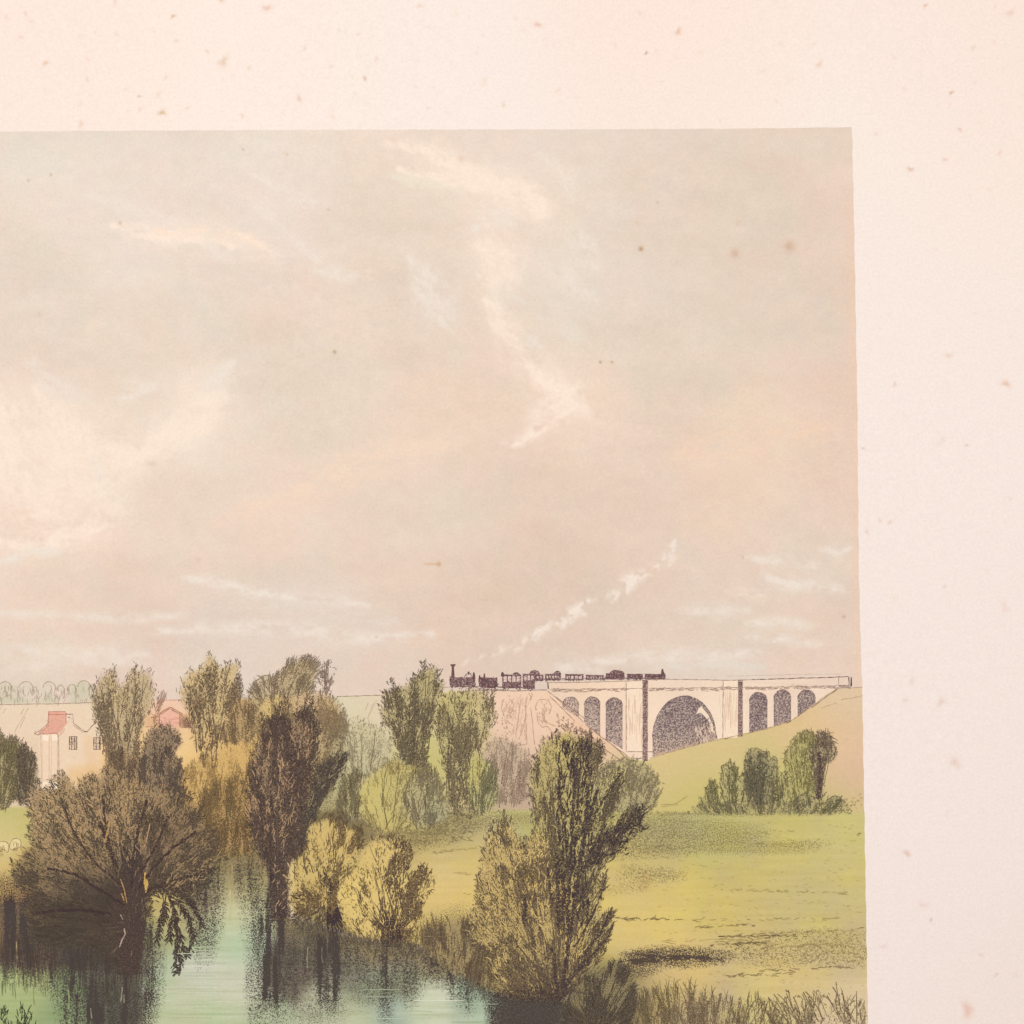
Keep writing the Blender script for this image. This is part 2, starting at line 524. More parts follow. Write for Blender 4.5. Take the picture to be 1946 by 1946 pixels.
# --- sky
sky = part("printed_sky", "pale peach and grey printed sky with streaky clouds")
LABEL[:] = sky.id
SKY = [(0,262,234,220,203),(300,262,236,219,202),(560,262,240,222,204),(760,258,243,219,200),(950,270,236,217,199),(1100,270,234,215,197),
 (1300,262,236,214,194),(1600,262,238,211,189),(50,500,235,217,196),(30,560,231,216,197),(150,400,239,221,203),(300,400,238,221,204),(420,540,236,218,198),
 (540,600,240,212,192),(700,450,236,214,190),(620,520,239,215,195),(820,560,235,213,192),(840,430,238,215,193),(560,420,240,222,206),
 (940,340,245,219,198),(1020,385,246,220,198),(970,500,242,219,201),(1000,600,240,210,187),(1060,585,234,217,198),(1100,480,233,217,197),
 (1250,420,234,212,191),(1400,400,232,210,187),(1500,600,234,210,189),(1600,500,236,208,185),(1605,760,242,208,184),(1300,700,232,212,189),
 (1200,560,234,213,194),(0,800,246,223,203),(100,850,247,221,200),(200,900,246,221,201),(400,800,246,224,205),(280,950,236,216,196),
 (450,850,236,216,197),(540,700,230,215,193),(600,800,234,215,193),(700,850,240,215,191),(860,845,243,213,186),(1085,770,246,218,193),
 (1000,900,236,208,185),(860,930,232,211,191),(750,1000,236,210,190),(500,960,243,214,193),(350,1000,239,213,192),(100,1000,246,216,192),
 (0,1070,243,220,199),(60,1110,236,211,189),(250,1150,235,207,187),(100,1210,240,214,191),(450,1200,229,210,193),(600,1180,231,211,194),
 (800,1080,236,209,188),(900,1150,231,203,180),(1000,1100,233,204,181),(1080,1230,229,204,184),(1200,900,236,208,186),(1400,900,240,210,184),
 (1450,830,243,212,184),(1600,900,240,208,186),(1550,1080,233,210,191),(1300,1150,234,208,187),(1350,1240,230,211,193),(1560,1240,236,208,186),
 (200,1290,232,208,190),(20,1290,230,211,193),(700,1290,232,208,189),(0,680,238,212,192),(220,700,236,215,194)]
sw, sm = window(-70, 220, 1700, 1345), None
WASH[sw] = rbf(SKY, 62, GX[sw], GY[sw])
chroma = fbm(60, 45, 21, 4); chroma2 = fbm(46, 60, 22, 4); lum = fbm(140, 50, 23, 5)
cm = WASH[sw] - WASH[sw].mean(2, keepdims=True); WASH[sw] += (cm.mean((0, 1)) - cm) * .4
mid = fbm(18, 16, 61, 3); WASH[sw] += (mid[..., None] * np.array([.9, .8, .6]))[sw]
WASH[sw] += np.array((-3.2, -.4, 2.6)) * (.6 + .4 * np.clip((1100 - GY[sw]) / 600, 0, 1))[..., None]
WASH[sw] += (chroma[..., None] * np.array([.5, -.35, -.7]))[sw] + (chroma2[..., None] * np.array([-.5, .25, -.2]))[sw] + (lum[..., None] * np.array([1.1, 1.1, 1.2]))[sw]

def cloud(pts, wid, col, amt, grain=1.0, ang=None, seed=1, fs=((34, 7), (13, 3.5))):
    """a wisp scratched out of the tint: soft band along the points, broken into fibres"""
    P = np.asarray(pts, float)
    w = window(P[:, 0].min() - wid * 3, P[:, 1].min() - wid * 3, P[:, 0].max() + wid * 3, P[:, 1].max() + wid * 3)
    gx, gy = GX[w], GY[w]
    best = np.full(gx.shape, 1e9)
    n = len(P) - 1
    for k in range(n):
        a, b = P[k], P[k + 1]; d = b - a
        t = np.clip(((gx - a[0]) * d[0] + (gy - a[1]) * d[1]) / (d @ d + 1e-9), 0, 1)
        u = (k + t) / n
        ww = wid * (.45 + .55 * np.sin(np.pi * np.clip(u, .04, .96)))
        best = np.minimum(best, np.hypot(gx - a[0] - t * d[0], gy - a[1] - t * d[1]) / ww)
    ang = math.atan2(P[-1, 1] - P[0, 1], P[-1, 0] - P[0, 0]) if ang is None else math.radians(ang)
    u = gx * math.cos(ang) + gy * math.sin(ang); v = -gx * math.sin(ang) + gy * math.cos(ang)
    r = np.random.default_rng(seed); g = r.random((256, 256))
    def nz(su, sv):
        a, b = np.minimum((u / su) % 255, 254.99), np.minimum((v / sv) % 255, 254.99)
        i, j = a.astype(int), b.astype(int); fa, fb = a - i, b - j
        fa = fa * fa * (3 - 2 * fa); fb = fb * fb * (3 - 2 * fb)
        return (g[i, j] * (1 - fa) + g[i + 1, j] * fa) * (1 - fb) + (g[i, j + 1] * (1 - fa) + g[i + 1, j + 1] * fa) * fb
    fib = .6 * nz(*fs[0]) + .4 * nz(*fs[1])
    m = np.exp(-best ** 2 * 1.3) * np.clip(1 + grain * (fib - .5) * 3.2, 0, 1.7) * amt
    WASH[w] += (np.array(col, float) - WASH[w]) * np.clip(m, 0, 1)[..., None]
    return w, m

CR = (252, 231, 212); CG = (241, 227, 212); CP = (252, 227, 205)
for k, c in enumerate([
 ([(0,760),(30,860),(60,960)], 60, CR, .55), ([(90,780),(130,850),(120,920)], 46, CR, .5), ([(230,870),(320,830),(400,760)], 36, CR, .5), ([(160,830),(190,900),(230,880)], 40, CR, .45), ([(830,300),(930,350),(1020,395)], 34, CR, .45), ([(930,430),(950,500),(950,560)], 38, CR, .42), ([(930,570),(970,640),(1040,720),(1090,780)], 30, CR, .4), ([(820,540),(850,590)], 30, CG, .4), ([(240,440),(350,450),(480,480)], 26, CR, .35), ([(30,1040),(150,1000),(230,960)], 34, CR, .4),
 ([(170,370),(260,400),(330,415)], 12, CG, .5), ([(215,430),(290,448),(350,452),(440,470)], 12, CR, .75), ([(300,440),(400,440),(470,450),(500,470)], 10, CP, .6),
 ([(390,468),(440,490)], 10, CG, .6), ([(480,330),(540,365),(580,385),(640,380)], 10, CG, .55), ([(480,390),(560,440),(600,490)], 14, CG, .35),
 ([(450,440),(500,470),(540,500)], 12, CR, .35), ([(570,470),(600,510),(660,525),(700,520)], 12, CG, .5),
 ([(740,272),(820,290),(870,320),(930,345)], 16, CR, .7), ([(760,320),(830,340),(920,355),(980,370)], 11, CR, .85), ([(740,335),(800,350),(880,362)], 11, (240,228,206), .6),
 ([(900,335),(960,350),(1015,385),(1030,405)], 22, CR, .8), ([(1030,300),(1060,320),(1085,370)], 16, CG, .45), ([(905,435),(915,415),(950,410),(975,425)], 12, CG, .75),
 ([(910,470),(940,480),(960,510),(975,530)], 24, CR, .55), ([(915,520),(940,530),(965,545)], 13, CR, .65), ([(925,570),(945,590),(950,610)], 12, CR, .75),
 ([(930,610),(960,625),(985,640)], 14, CR, .5), ([(780,490),(800,520),(795,560),(830,600),(860,620)], 16, CG, .6), ([(815,505),(825,530)], 10, CG, .6),
 ([(820,590),(850,580)], 8, CG, .4), ([(1030,500),(1070,530),(1100,560)], 18, CG, .4), ([(960,560),(1010,570),(1060,600),(1090,640)], 36, (234,221,204), .5),
 ([(1080,440),(1110,470),(1130,510)], 18, CG, .55), ([(1080,500),(1100,545),(1130,570)], 14, CG, .4), ([(1000,640),(1030,660)], 9, CG, .5),
 ([(1000,690),(1030,720),(1070,745),(1110,780)], 14, CR, .75), ([(1010,790),(1040,770),(1070,760),(1100,735)], 16, CR, .6), ([(960,845),(1000,838),(1020,815),(1060,790),(1100,770)], 11, CR, .75),
 ([(1100,740),(1120,790)], 12, CR, .4), ([(380,760),(400,730),(420,710),(440,690)], 14, CG, .55), ([(300,830),(350,800),(390,770),(420,760)], 20, CR, .75), ([(330,850),(380,820),(410,790)], 16, CR, .5),
 ([(230,760),(260,740),(290,735)], 16, CG, .5), ([(70,740),(110,790),(120,860),(100,920)], 18, CR, .6), ([(0,790),(20,850),(10,920)], 18, CR, .55), ([(110,800),(160,830),(180,880)], 22, CR, .5),
 ([(60,690),(100,740),(170,750)], 20, CG, .4), ([(180,880),(195,910),(190,940)], 10, CG, .6), ([(200,850),(250,870),(300,850)], 22, CR, .5), ([(20,950),(90,940),(180,930),(250,880)], 26, CR, .45),
 ([(60,980),(90,975),(130,960)], 9, CR, .75), ([(0,1030),(60,1040),(140,1020),(200,1000)], 14, CR, .65), ([(0,1070),(60,1050),(110,1050)], 9, CG, .6), ([(150,1005),(180,1000),(210,995)], 9, CR, .6),
 ([(350,1100),(420,1105),(470,1125),(560,1135)], 9, CG, .65), ([(0,1165),(120,1170),(250,1175),(350,1170)], 10, CG, .4), ([(300,1200),(420,1190),(560,1195),(700,1215),(820,1205)], 12, CG, .5),
 ([(540,1135),(620,1140),(700,1150)], 8, CG, .55), ([(520,1150),(640,1165),(760,1185)], 14, (232,217,202), .5), ([(0,1235),(150,1240),(280,1245)], 12, CG, .4), ([(20,1270),(150,1255),(260,1262)], 10, CG, .35),
 ([(1420,1060),(1470,1065),(1550,1075)], 10, CG, .5), ([(1450,1090),(1500,1110),(1600,1118)], 12, CG, .55), ([(1560,1045),(1590,1050),(1620,1040)], 8, CG, .6), ([(1380,1125),(1450,1130)], 7, CR, .5),
 ([(1290,1160),(1350,1162),(1420,1160)], 12, CG, .4), ([(1420,1185),(1480,1180),(1560,1195)], 9, CG, .5), ([(1420,1210),(1480,1215),(1560,1225)], 9, CG, .55), ([(1120,1260),(1250,1245),(1330,1250),(1440,1240)], 12, CG, .5),
 ([(1240,1270),(1340,1262),(1450,1268)], 10, (232,220,204), .5), ([(1160,1250),(1060,1268),(1180,1278)], 7, CG, .4), ([(470,960),(560,930),(640,900),(760,860),(860,840)], 26, (246,218,194), .55),
 ([(400,1000),(520,965),(640,930)], 20, (245,216,194), .4), ([(1300,860),(1420,830),(1560,820)], 40, (245,213,186), .4)]):
    cloud(c[0], c[1] * 1.5, c[2], min(1, c[3] * 1.02), 1.05, seed=40 + k, fs=((26, 11), (9, 6)))
# printing edge of the tint stone a little pinker
wE = np.exp(-((edge_x(GY) - 6 - GX) / 9) ** 2) * ((GY > 380) & (GY < 1310))
WASH += (np.array((241, 206, 180)) - WASH) * (wE * .45)[..., None]

# --- smoke of the engine
smoke = part("printed_smoke", "white puffs of engine smoke trailing up to the right")
SM = [((878,1264),(900,1252),(920,1246),7,.4),((915,1250),(945,1236),(968,1226),9,.5),((955,1238),(985,1228),(1000,1214),11,.6),((1005,1226),(1015,1206),(1040,1192),12,.75),((1022,1210),(1035,1190),(1050,1180),9,.6),
      ((1050,1196),(1062,1180),(1090,1175),10,.6),((1070,1190),(1085,1165),(1118,1142),12,.75),((1080,1186),(1100,1162),(1112,1168),9,.6),((1130,1140),(1160,1130),(1175,1120),9,.4),
      ((1165,1140),(1185,1110),(1200,1092),13,.7),((1190,1125),(1205,1098),(1230,1088),13,.85),((1215,1095),(1240,1088),(1250,1075),9,.7),((1260,1062),(1275,1045),(1282,1028),9,.7),((1268,1042),(1278,1062),(1272,1074),8,.6)]
for k, (a, b, c, wd, am) in enumerate(SM):
    w, m = cloud([a, b, c], wd * 1.05, (246, 228, 213), am * .78, 4.0, ang=-60, seed=200 + k, fs=((17, 14), (7, 6)))
    LABEL[w][m > .10] = smoke.id

# --- far hill, tree belt and sandy field on the left
hill = part("printed_far_hill", "pale sandy hill with a faint scratched path")
HILLP = [(-64,1337),(175,1335),(300,1330),(345,1330),(480,1330),(640,1324),(735,1320),(760,1325),(760,1600),(-64,1600)]
claim(hill, HILLP)
ffield = part("printed_field", "pale green strip of far field under the horizon line")
claim(ffield, [(600,1326),(640,1324),(735,1320),(760,1325),(760,1600),(600,1600)])
w, m = pmask(HILLP, 1)
HW = [(20,1345,236,214,186),(20,1400,238,208,180),(100,1360,238,212,184),(60,1460,232,204,172),(160,1350,238,212,182),(160,1480,238,200,150),(190,1470,240,198,140),(330,1340,244,206,184),
 (320,1375,240,190,160),(280,1400,240,204,140),(340,1420,242,208,145),(400,1400,238,196,130),(420,1450,230,186,112),(380,1500,222,174,98),(450,1560,190,150,92),
 (660,1340,222,212,180),(670,1400,214,204,160),(700,1350,232,208,180),(690,1450,214,202,148),(640,1480,190,178,130),(720,1520,196,182,110)]
WASH[w] += (rbf(HW, 34, GX[w], GY[w]) - WASH[w]) * m[..., None]
belt = part("printed_tree_belt", "faint outlined row of far trees along the hill crest")
bp = [(-64,1300),(0,1300),(12,1295),(24,1302),(38,1304),(50,1296),(62,1305),(76,1303),(92,1295),(103,1303),(116,1300),(130,1300),(142,1304),(152,1294),(164,1296),(174,1303),(178,1337),(-64,1338)]
claim(belt, bp); paint(bp, (213, 203, 176), 3, .9, noise=np.clip(.8 + .3 * CL1, 0, 1.2))
def d():
    for x, yt, r in ((-20,1300,12),(10,1296,13),(50,1296,14),(94,1296,12),(116,1302,7),(137,1301,9),(160,1294,12),(176,1301,8)):
        t = np.linspace(math.pi * 1.02, math.pi * 2.05, 10)
        line(belt, np.stack([x + r * np.cos(t), yt + 12 + 13 * np.sin(t)], 1), 1.5, .62, FAR)
        line(belt, [(x + r * .95, yt + 12), (x + r * .8, yt + 26)], 1.2, .5, FAR)
    n = 130; x = rng.uniform(-50, 176, n); y = rng.uniform(1302, 1330, n)
    strokes(belt, curl(x, y, math.pi / 2 + rng.normal(0, .25, n), rng.uniform(5, 14, n), rng.normal(0, .5, n)), 1.1, rng.uniform(.3, .6, n), FAR)
    line(hill, [(-40,1340),(40,1338),(110,1337),(175,1335)], 1.7, .6, FAR)
    for q in ([(55,1345),(45,1362),(34,1380),(28,1392)],[(46,1346),(40,1358)],[(48,1362),(38,1384)],[(12,1346),(6,1356)],[(2,1345),(-4,1352)]): line(hill, q, 1.3, .5, (176,134,104))
    line(hill, [(300,1331),(320,1330),(340,1330)], 1.3, .6, FAR)
    line(ffield, [(640,1324),(690,1322),(730,1321)], 1.6, .7, (120,92,78))
    for q in ([(716,1330),(706,1350),(698,1366)],[(712,1332),(700,1360)],[(700,1335),(694,1350)],[(668,1366),(676,1362),(686,1364)]): line(hill, q, 1.3, .5, (180,146,112))
    n = 130; x = rng.uniform(660, 740, n); y = rng.uniform(1380, 1460, n)
    strokes(hill, curl(x, y, -math.pi / 2 + rng.normal(.2, .4, n), rng.uniform(5, 11, n), rng.normal(0, .8, n)), 1.2, rng.uniform(.35, .65, n), (130,110,76))
later(d)

# --- railway bank with its faint trees, hillside, meadow
bank = part("printed_embankment", "pinkish railway embankment under the engine")
BP = [(735,1322),(850,1314),(1040,1312),(1109,1372),(1192,1436),(1250,1446),(1250,1545),(735,1545)]
claim(bank, BP)
w, m = pmask(BP, 1)
BW = [(750,1345,224,210,178),(745,1420,208,199,144),(745,1500,196,182,116),(860,1330,222,204,150),(960,1340,243,208,180),(1050,1350,244,208,178),(1100,1400,240,198,166),(980,1400,240,204,176),(1150,1430,240,200,166),(960,1450,222,188,160),
 (900,1450,204,190,128),(940,1510,196,172,140),(1000,1500,200,170,146),(1180,1480,206,194,140),(1230,1500,200,188,124),(1150,1530,190,178,112),(780,1450,204,190,120)]
m = m * np.clip((GX[w] - 735) / 40, 0, 1)
WASH[w] += (rbf(BW, 34, GX[w], GY[w]) - WASH[w]) * m[..., None]
hside = part("printed_hillside", "tan and green grassy slope below the viaduct")
HS = [(1225,1446),(1260,1432),(1350,1407),(1420,1393),(1478,1378),(1506,1368),(1543,1342),(1590,1309),(1640,1306),(1660,1306),(1660,1560),(1225,1560)]
claim(hside, HS)
w, m = pmask(HS, 1)
SW = [(1260,1450,222,196,140),(1300,1450,220,196,138),(1300,1500,208,190,120),(1400,1420,222,196,140),(1500,1390,224,194,142),(1600,1320,228,200,164),(1560,1400,230,196,146),(1620,1400,228,194,158),(1620,1480,226,188,158),
 (1440,1460,206,192,122),(1340,1530,206,192,116),(1600,1530,208,190,126),(1500,1500,206,194,118)]
WASH[w] += (rbf(SW, 36, GX[w], GY[w]) - WASH[w]) * m[..., None]
meadow = part("printed_meadow", "yellow green printed meadow with grainy shadow bands")
MP = [(560,1556),(640,1540),(700,1548),(800,1560),(860,1542),(1000,1538),(1240,1545),(1660,1545),(1660,2000),(900,2000),(880,1860),(800,1800),(700,1786),(560,1740)]
claim(meadow, MP)
w, m = pmask(MP, 2)
MW = [(620,1540,120,104,78),(700,1570,140,124,84),(780,1590,176,152,98),(740,1600,224,192,118),(820,1640,234,204,124),(840,1720,230,196,112),(820,1770,206,176,104),(780,1575,184,168,104),(860,1560,166,156,104),(900,1600,214,186,112),(920,1680,226,194,112),
 (960,1548,206,198,136),(1000,1575,182,170,106),(1150,1548,200,188,112),(1250,1548,192,182,118),(1240,1600,186,174,112),(1400,1600,200,186,112),(1350,1560,196,190,118),(1500,1560,206,192,112),(1610,1570,208,194,124),(1500,1650,210,192,112),(1250,1680,224,196,114),
 (1200,1640,214,186,112),(1620,1680,210,192,120),(1400,1700,214,190,108),(1560,1760,208,190,118),(1200,1760,226,196,112),(1400,1780,216,190,118),(1610,1800,208,184,130),(1300,1866,228,194,120),(1500,1860,220,190,126),(1620,1920,226,198,164),
 (1460,1920,214,194,128),(1550,1900,220,194,146),(1250,1930,176,152,106),(1350,1930,200,176,126),(1150,1900,140,126,92),(980,1800,170,146,88)]
mw = rbf(MW, 40, GX[w], GY[w]); mw += (mw @ np.array((.3, .59, .11)))[..., None] * np.array((1.07, 1.0, .80)) * .19 - mw * .19 - 1
WASH[w] += (mw - WASH[w]) * m[..., None]
WASH[w] += (chroma[..., None] * np.array([1.5, 1.5, -3]) + HST[..., None] * np.array([1.6, 1.6, 2]))[w] * m[..., None] * .9
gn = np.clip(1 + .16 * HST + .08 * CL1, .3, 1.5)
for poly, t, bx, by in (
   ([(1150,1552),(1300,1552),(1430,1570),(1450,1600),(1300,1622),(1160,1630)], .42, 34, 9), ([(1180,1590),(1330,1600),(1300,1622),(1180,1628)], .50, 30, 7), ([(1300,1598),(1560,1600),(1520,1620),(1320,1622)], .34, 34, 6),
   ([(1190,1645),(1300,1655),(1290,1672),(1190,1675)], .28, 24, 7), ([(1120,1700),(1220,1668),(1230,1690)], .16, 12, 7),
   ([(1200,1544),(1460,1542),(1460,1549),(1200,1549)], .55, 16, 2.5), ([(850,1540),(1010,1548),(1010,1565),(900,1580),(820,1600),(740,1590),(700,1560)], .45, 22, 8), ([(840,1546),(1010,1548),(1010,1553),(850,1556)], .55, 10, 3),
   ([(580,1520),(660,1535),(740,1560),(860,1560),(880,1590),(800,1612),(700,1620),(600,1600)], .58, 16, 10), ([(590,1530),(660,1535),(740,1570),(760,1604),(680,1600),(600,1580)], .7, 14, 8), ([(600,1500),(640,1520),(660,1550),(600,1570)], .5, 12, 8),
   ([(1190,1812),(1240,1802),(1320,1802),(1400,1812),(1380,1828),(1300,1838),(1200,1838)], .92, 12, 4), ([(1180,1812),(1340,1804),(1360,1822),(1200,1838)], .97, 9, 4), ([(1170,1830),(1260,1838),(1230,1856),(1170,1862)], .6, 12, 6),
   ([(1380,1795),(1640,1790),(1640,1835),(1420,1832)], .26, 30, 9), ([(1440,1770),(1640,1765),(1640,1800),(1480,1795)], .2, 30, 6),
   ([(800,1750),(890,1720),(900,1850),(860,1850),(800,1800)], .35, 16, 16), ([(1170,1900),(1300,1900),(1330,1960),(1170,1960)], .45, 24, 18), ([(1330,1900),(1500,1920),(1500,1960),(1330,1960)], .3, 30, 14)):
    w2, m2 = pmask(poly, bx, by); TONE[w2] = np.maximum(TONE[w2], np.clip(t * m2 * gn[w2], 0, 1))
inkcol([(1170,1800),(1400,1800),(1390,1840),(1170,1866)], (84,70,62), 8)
field = part("printed_field", "small bright yellow green field at the left edge with two animals")
FP = [(-64,1533),(40,1532),(80,1540),(90,1600),(80,1700),(60,1720),(-64,1730)]
claim(field, FP)
w, m = pmask(FP, 2)
FW = [(20,1540,206,198,120),(20,1565,222,208,130),(50,1560,214,200,118),(10,1610,226,206,134),(20,1650,226,200,122),(50,1650,206,172,98),(20,1690,196,164,96),(60,1700,160,128,82)]
WASH[w] += (rbf(FW, 18, GX[w], GY[w]) * .96 + (-2, -4, 4) - WASH[w]) * m[..., None]
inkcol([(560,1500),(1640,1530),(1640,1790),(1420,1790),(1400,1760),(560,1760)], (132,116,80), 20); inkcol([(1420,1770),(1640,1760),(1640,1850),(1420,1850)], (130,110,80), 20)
shade([(-64,1672),(60,1660),(90,1720),(-64,1740)], .45, 8, 10)

# --- river with reflections
river = part("printed_river", "green printed river with dark grainy reflections of trees")
RP = [(-64,1720),(60,1712),(120,1740),(200,1760),(268,1740),(290,1660),(380,1622),(470,1606),(545,1606),(548,1742),(600,1752),(640,1770),(700,1783),(760,1786),(800,1798),(860,1818),(905,1862),(940,1890),(1000,1900),(1080,1905),(1080,2010),(-64,2010)]
claim(river, RP)
w, m = pmask(RP, 2)
RW = [(440,1640,152,130,84),(440,1680,172,160,104),(438,1730,200,196,144),(438,1760,196,202,156),(380,1700,150,134,98),(400,1790,192,202,160),(450,1800,188,204,166),(380,1850,206,206,182),(320,1830,184,194,156),(440,1870,204,204,172),
 (350,1890,198,202,164),(350,1930,192,198,152),(420,1935,188,200,154),(500,1930,182,192,150),(680,1930,188,192,152),(620,1900,186,188,150),(830,1890,206,210,178),(810,1920,200,206,168),(740,1930,172,188,166),(760,1860,150,150,118),(900,1930,188,200,168),
 (900,1900,150,170,140),(20,1905,176,188,122),(60,1890,172,182,116),(20,1940,160,178,112),(100,1930,152,170,114),(130,1910,140,160,110),(60,1800,112,92,70),(20,1750,140,110,78),(200,1900,104,104,82),(250,1800,100,86,70),(160,1780,96,84,64),(300,1790,170,164,112),
 (320,1740,196,176,108),(300,1700,206,176,100),(350,1760,180,170,118),(560,1850,120,110,88),(600,1800,118,106,84),(660,1850,130,126,100),(700,1880,150,156,124),(980,1930,110,104,80)]
RW += [(x, y, 160, 138, 96) for x, y in ((600,1765),(640,1780),(700,1793),(760,1800),(830,1828))]
w, m = pmask(RP, 6)
rw = rbf(RW, 22, GX[w], GY[w]); rw += ((rw @ np.array((.3, .59, .11)))[..., None] * np.array((1.01, 1.0, .95)) - rw) * .16
WASH[w] += (rw - WASH[w]) * m[..., None]
WASH[w] += (HST[..., None] * np.array([3.2, 2.6, 3.6]) + chroma2[..., None] * np.array([-1., .5, -.5]))[w] * m[..., None]
vn = np.clip(1 + .26 * VST + .05 * CL2, .25, 1.5)
for poly, t, bx, by in (
   ([(-64,1700),(80,1690),(260,1720),(300,1770),(300,1880),(285,1960),(120,1960),(112,1885),(60,1860),(0,1850),(-64,1850)], .80, 13, 20), ([(60,1700),(270,1740),(285,1850),(120,1850)], .55, 20, 26), ([(120,1860),(290,1850),(285,1960),(150,1960)], .70, 12, 16),
   ([(225,1800),(262,1800),(258,1960),(222,1960)], .92, 8, 20), ([(285,1780),(310,1800),(306,1900),(285,1940)], .6, 9, 22),
   ([(365,1640),(425,1640),(420,1760),(400,1815),(382,1830),(362,1790)], .62, 9, 24), ([(330,1660),(400,1640),(400,1740),(370,1790)], .5, 12, 20),
   ([(440,1640),(500,1640),(500,1720),(480,1760),(462,1740),(455,1700)], .56, 8, 18), ([(495,1690),(548,1700),(558,1840),(546,1915),(500,1930),(486,1850)], .90, 11, 26), ([(470,1760),(570,1760),(566,1930),(476,1946)], .45, 10, 26), ([(455,1760),(505,1700),(510,1900),(490,1925),(468,1880),(478,1800)], .55, 9, 24),
   ([(545,1740),(680,1760),(700,1820),(650,1870),(560,1870),(540,1800)], .58, 14, 24), ([(600,1740),(655,1760),(650,1850),(640,1920),(608,1925),(600,1840)], .92, 7, 22), ([(655,1790),(790,1790),(796,1840),(740,1905),(670,1895)], .42, 12, 24),
   ([(715,1785),(768,1785),(760,1850),(745,1925),(722,1930),(718,1850)], .78, 8, 24), ([(760,1800),(830,1800),(820,1850),(780,1910),(762,1890)], .5, 9, 20), ([(800,1790),(910,1840),(950,1890),(900,1890),(840,1870),(800,1850)], .7, 12, 12), ([(640,1768),(760,1784),(860,1815),(930,1880),(900,1895),(840,1850),(760,1822),(640,1800)], .5, 12, 12),
   ([(850,1830),(900,1860),(900,1920),(870,1900),(850,1880)], .62, 8, 18), ([(925,1884),(1066,1890),(1066,1990),(935,1990)], .97, 8, 10), ([(520,1900),(660,1900),(640,1946),(540,1940)], .22, 22, 16)):
    w2, m2 = pmask(poly, bx, by); mr = pmask(RP)[1] if False else 1
    TONE[w2] = np.maximum(TONE[w2], np.clip(t * m2 * vn[w2], 0, 1))
inkcol(RP, (76,66,62), 6); shade([(925,1886),(1068,1890),(1068,2010),(935,2010)], .9, 5, 5)
def d():
    # water lines and grass tips at the lower left
    for y in np.linspace(1800, 1940, 24):
        x0 = rng.uniform(305, 420); L = rng.uniform(40, 150); L = min(L, 478 - x0)
        c = sample(WASH, x0 + L / 2, y)
        P = np.stack([np.linspace(x0, x0 + L, 9), y + rng.normal(0, .3, 9)], 1)
        strokes(river, P, rng.uniform(1.2, 2.4), .0, BR, wash=np.clip(c + rng.choice([-10, -7, 8, 9]), 0, 250))
    for y in np.linspace(1880, 1942, 10):
        x0 = rng.uniform(640, 860); L = rng.uniform(40, 110)
        c = sample(WASH, x0 + L / 2, y)
        strokes(river, np.stack([np.linspace(x0, x0 + L, 9), y + rng.normal(0, .3, 9)], 1), rng.uniform(1.2, 2.2), 0., BR, wash=np.clip(c + rng.choice([-12, 13]), 0, 250))
    # pale vertical gleams in the reflections
    for x, y, L, c in ((31,1790,60,(176,158,120)),(31,1850,30,(190,190,130)),(85,1846,30,(170,170,120)),(232,1876,28,(150,140,120)),(236,1890,16,(140,132,110)),(437,1690,60,(206,196,140)),(441,1640,50,(176,160,112)),(367,1652,38,(206,186,120)),(130,1880,40,(150,160,110)),(64,1860,50,(150,150,100)),(172,1916,20,(150,150,120)),(612,1800,30,(130,116,100)),(585,1800,40,(150,140,112))):
        line(river, [(x, y), (x + rng.normal(0, 1), y + L * .5), (x + rng.normal(0, 2), y + L)], rng.uniform(2, 3.2), .0, BR)
        p = river; p.w[-1][:, :3] = lin(c)
    n = 260; x = rng.uniform(-50, 290, n); y = rng.uniform(1770, 1850, n)
    strokes(river, curl(x, y, math.pi / 2 + rng.normal(0, .05, n), rng.uniform(18, 46, n), 0), rng.uniform(1, 2.2, n), rng.uniform(.5, .9, n), (70,56,52))
    n = 90; x = rng.uniform(-50, 290, n); y = rng.uniform(1835, 1872, n)
    strokes(river, curl(x, y, math.pi / 2 + rng.normal(0, .05, n), rng.uniform(12, 34, n), 0), rng.uniform(1, 2.2, n), rng.uniform(.4, .75, n), (84,80,58))
    n = 60; x = np.concatenate([rng.uniform(0, 16, 22), rng.uniform(34, 60, 38)]); y = rng.uniform(1925, 1975, n)
    strokes(river, curl(x, y, -math.pi / 2 + rng.normal(0, .3, n), rng.uniform(10, 26, n), rng.normal(0, .6, n)), 2.2, .95, (56,62,48))
later(d)
# --- the viaduct
via = part("printed_viaduct", "pale stone railway viaduct with one wide arch and six small ones")
VP = [(1041,1297),(1265,1291),(1350,1292),(1376,1293),(1450,1291),(1614,1286),(1614,1303),(1600,1306),(1590,1309),(1543,1342),(1506,1368),(1478,1378),(1420,1393),(1350,1408),(1260,1433),(1225,1446),(1205,1442),(1192,1436),(1109,1372),(1041,1314)]
claim(via, VP)
w, m = pmask(VP, 1)
VW = [(1060,1303,238,210,184),(1100,1318,244,212,184),(1150,1330,247,218,190),(1170,1400,246,212,186),(1210,1350,248,220,192),(1220,1430,247,218,192),(1240,1340,250,222,194),(1260,1302,240,214,190),(1300,1303,241,216,190),
 (1380,1340,249,224,197),(1400,1302,243,216,192),(1440,1310,248,220,195),(1500,1300,240,212,188),(1560,1320,248,222,198),(1600,1295,240,212,190)]
WASH[w] += (rbf(VW, 26, GX[w], GY[w]) - WASH[w]) * m[..., None]
AINK = (114, 95, 96)
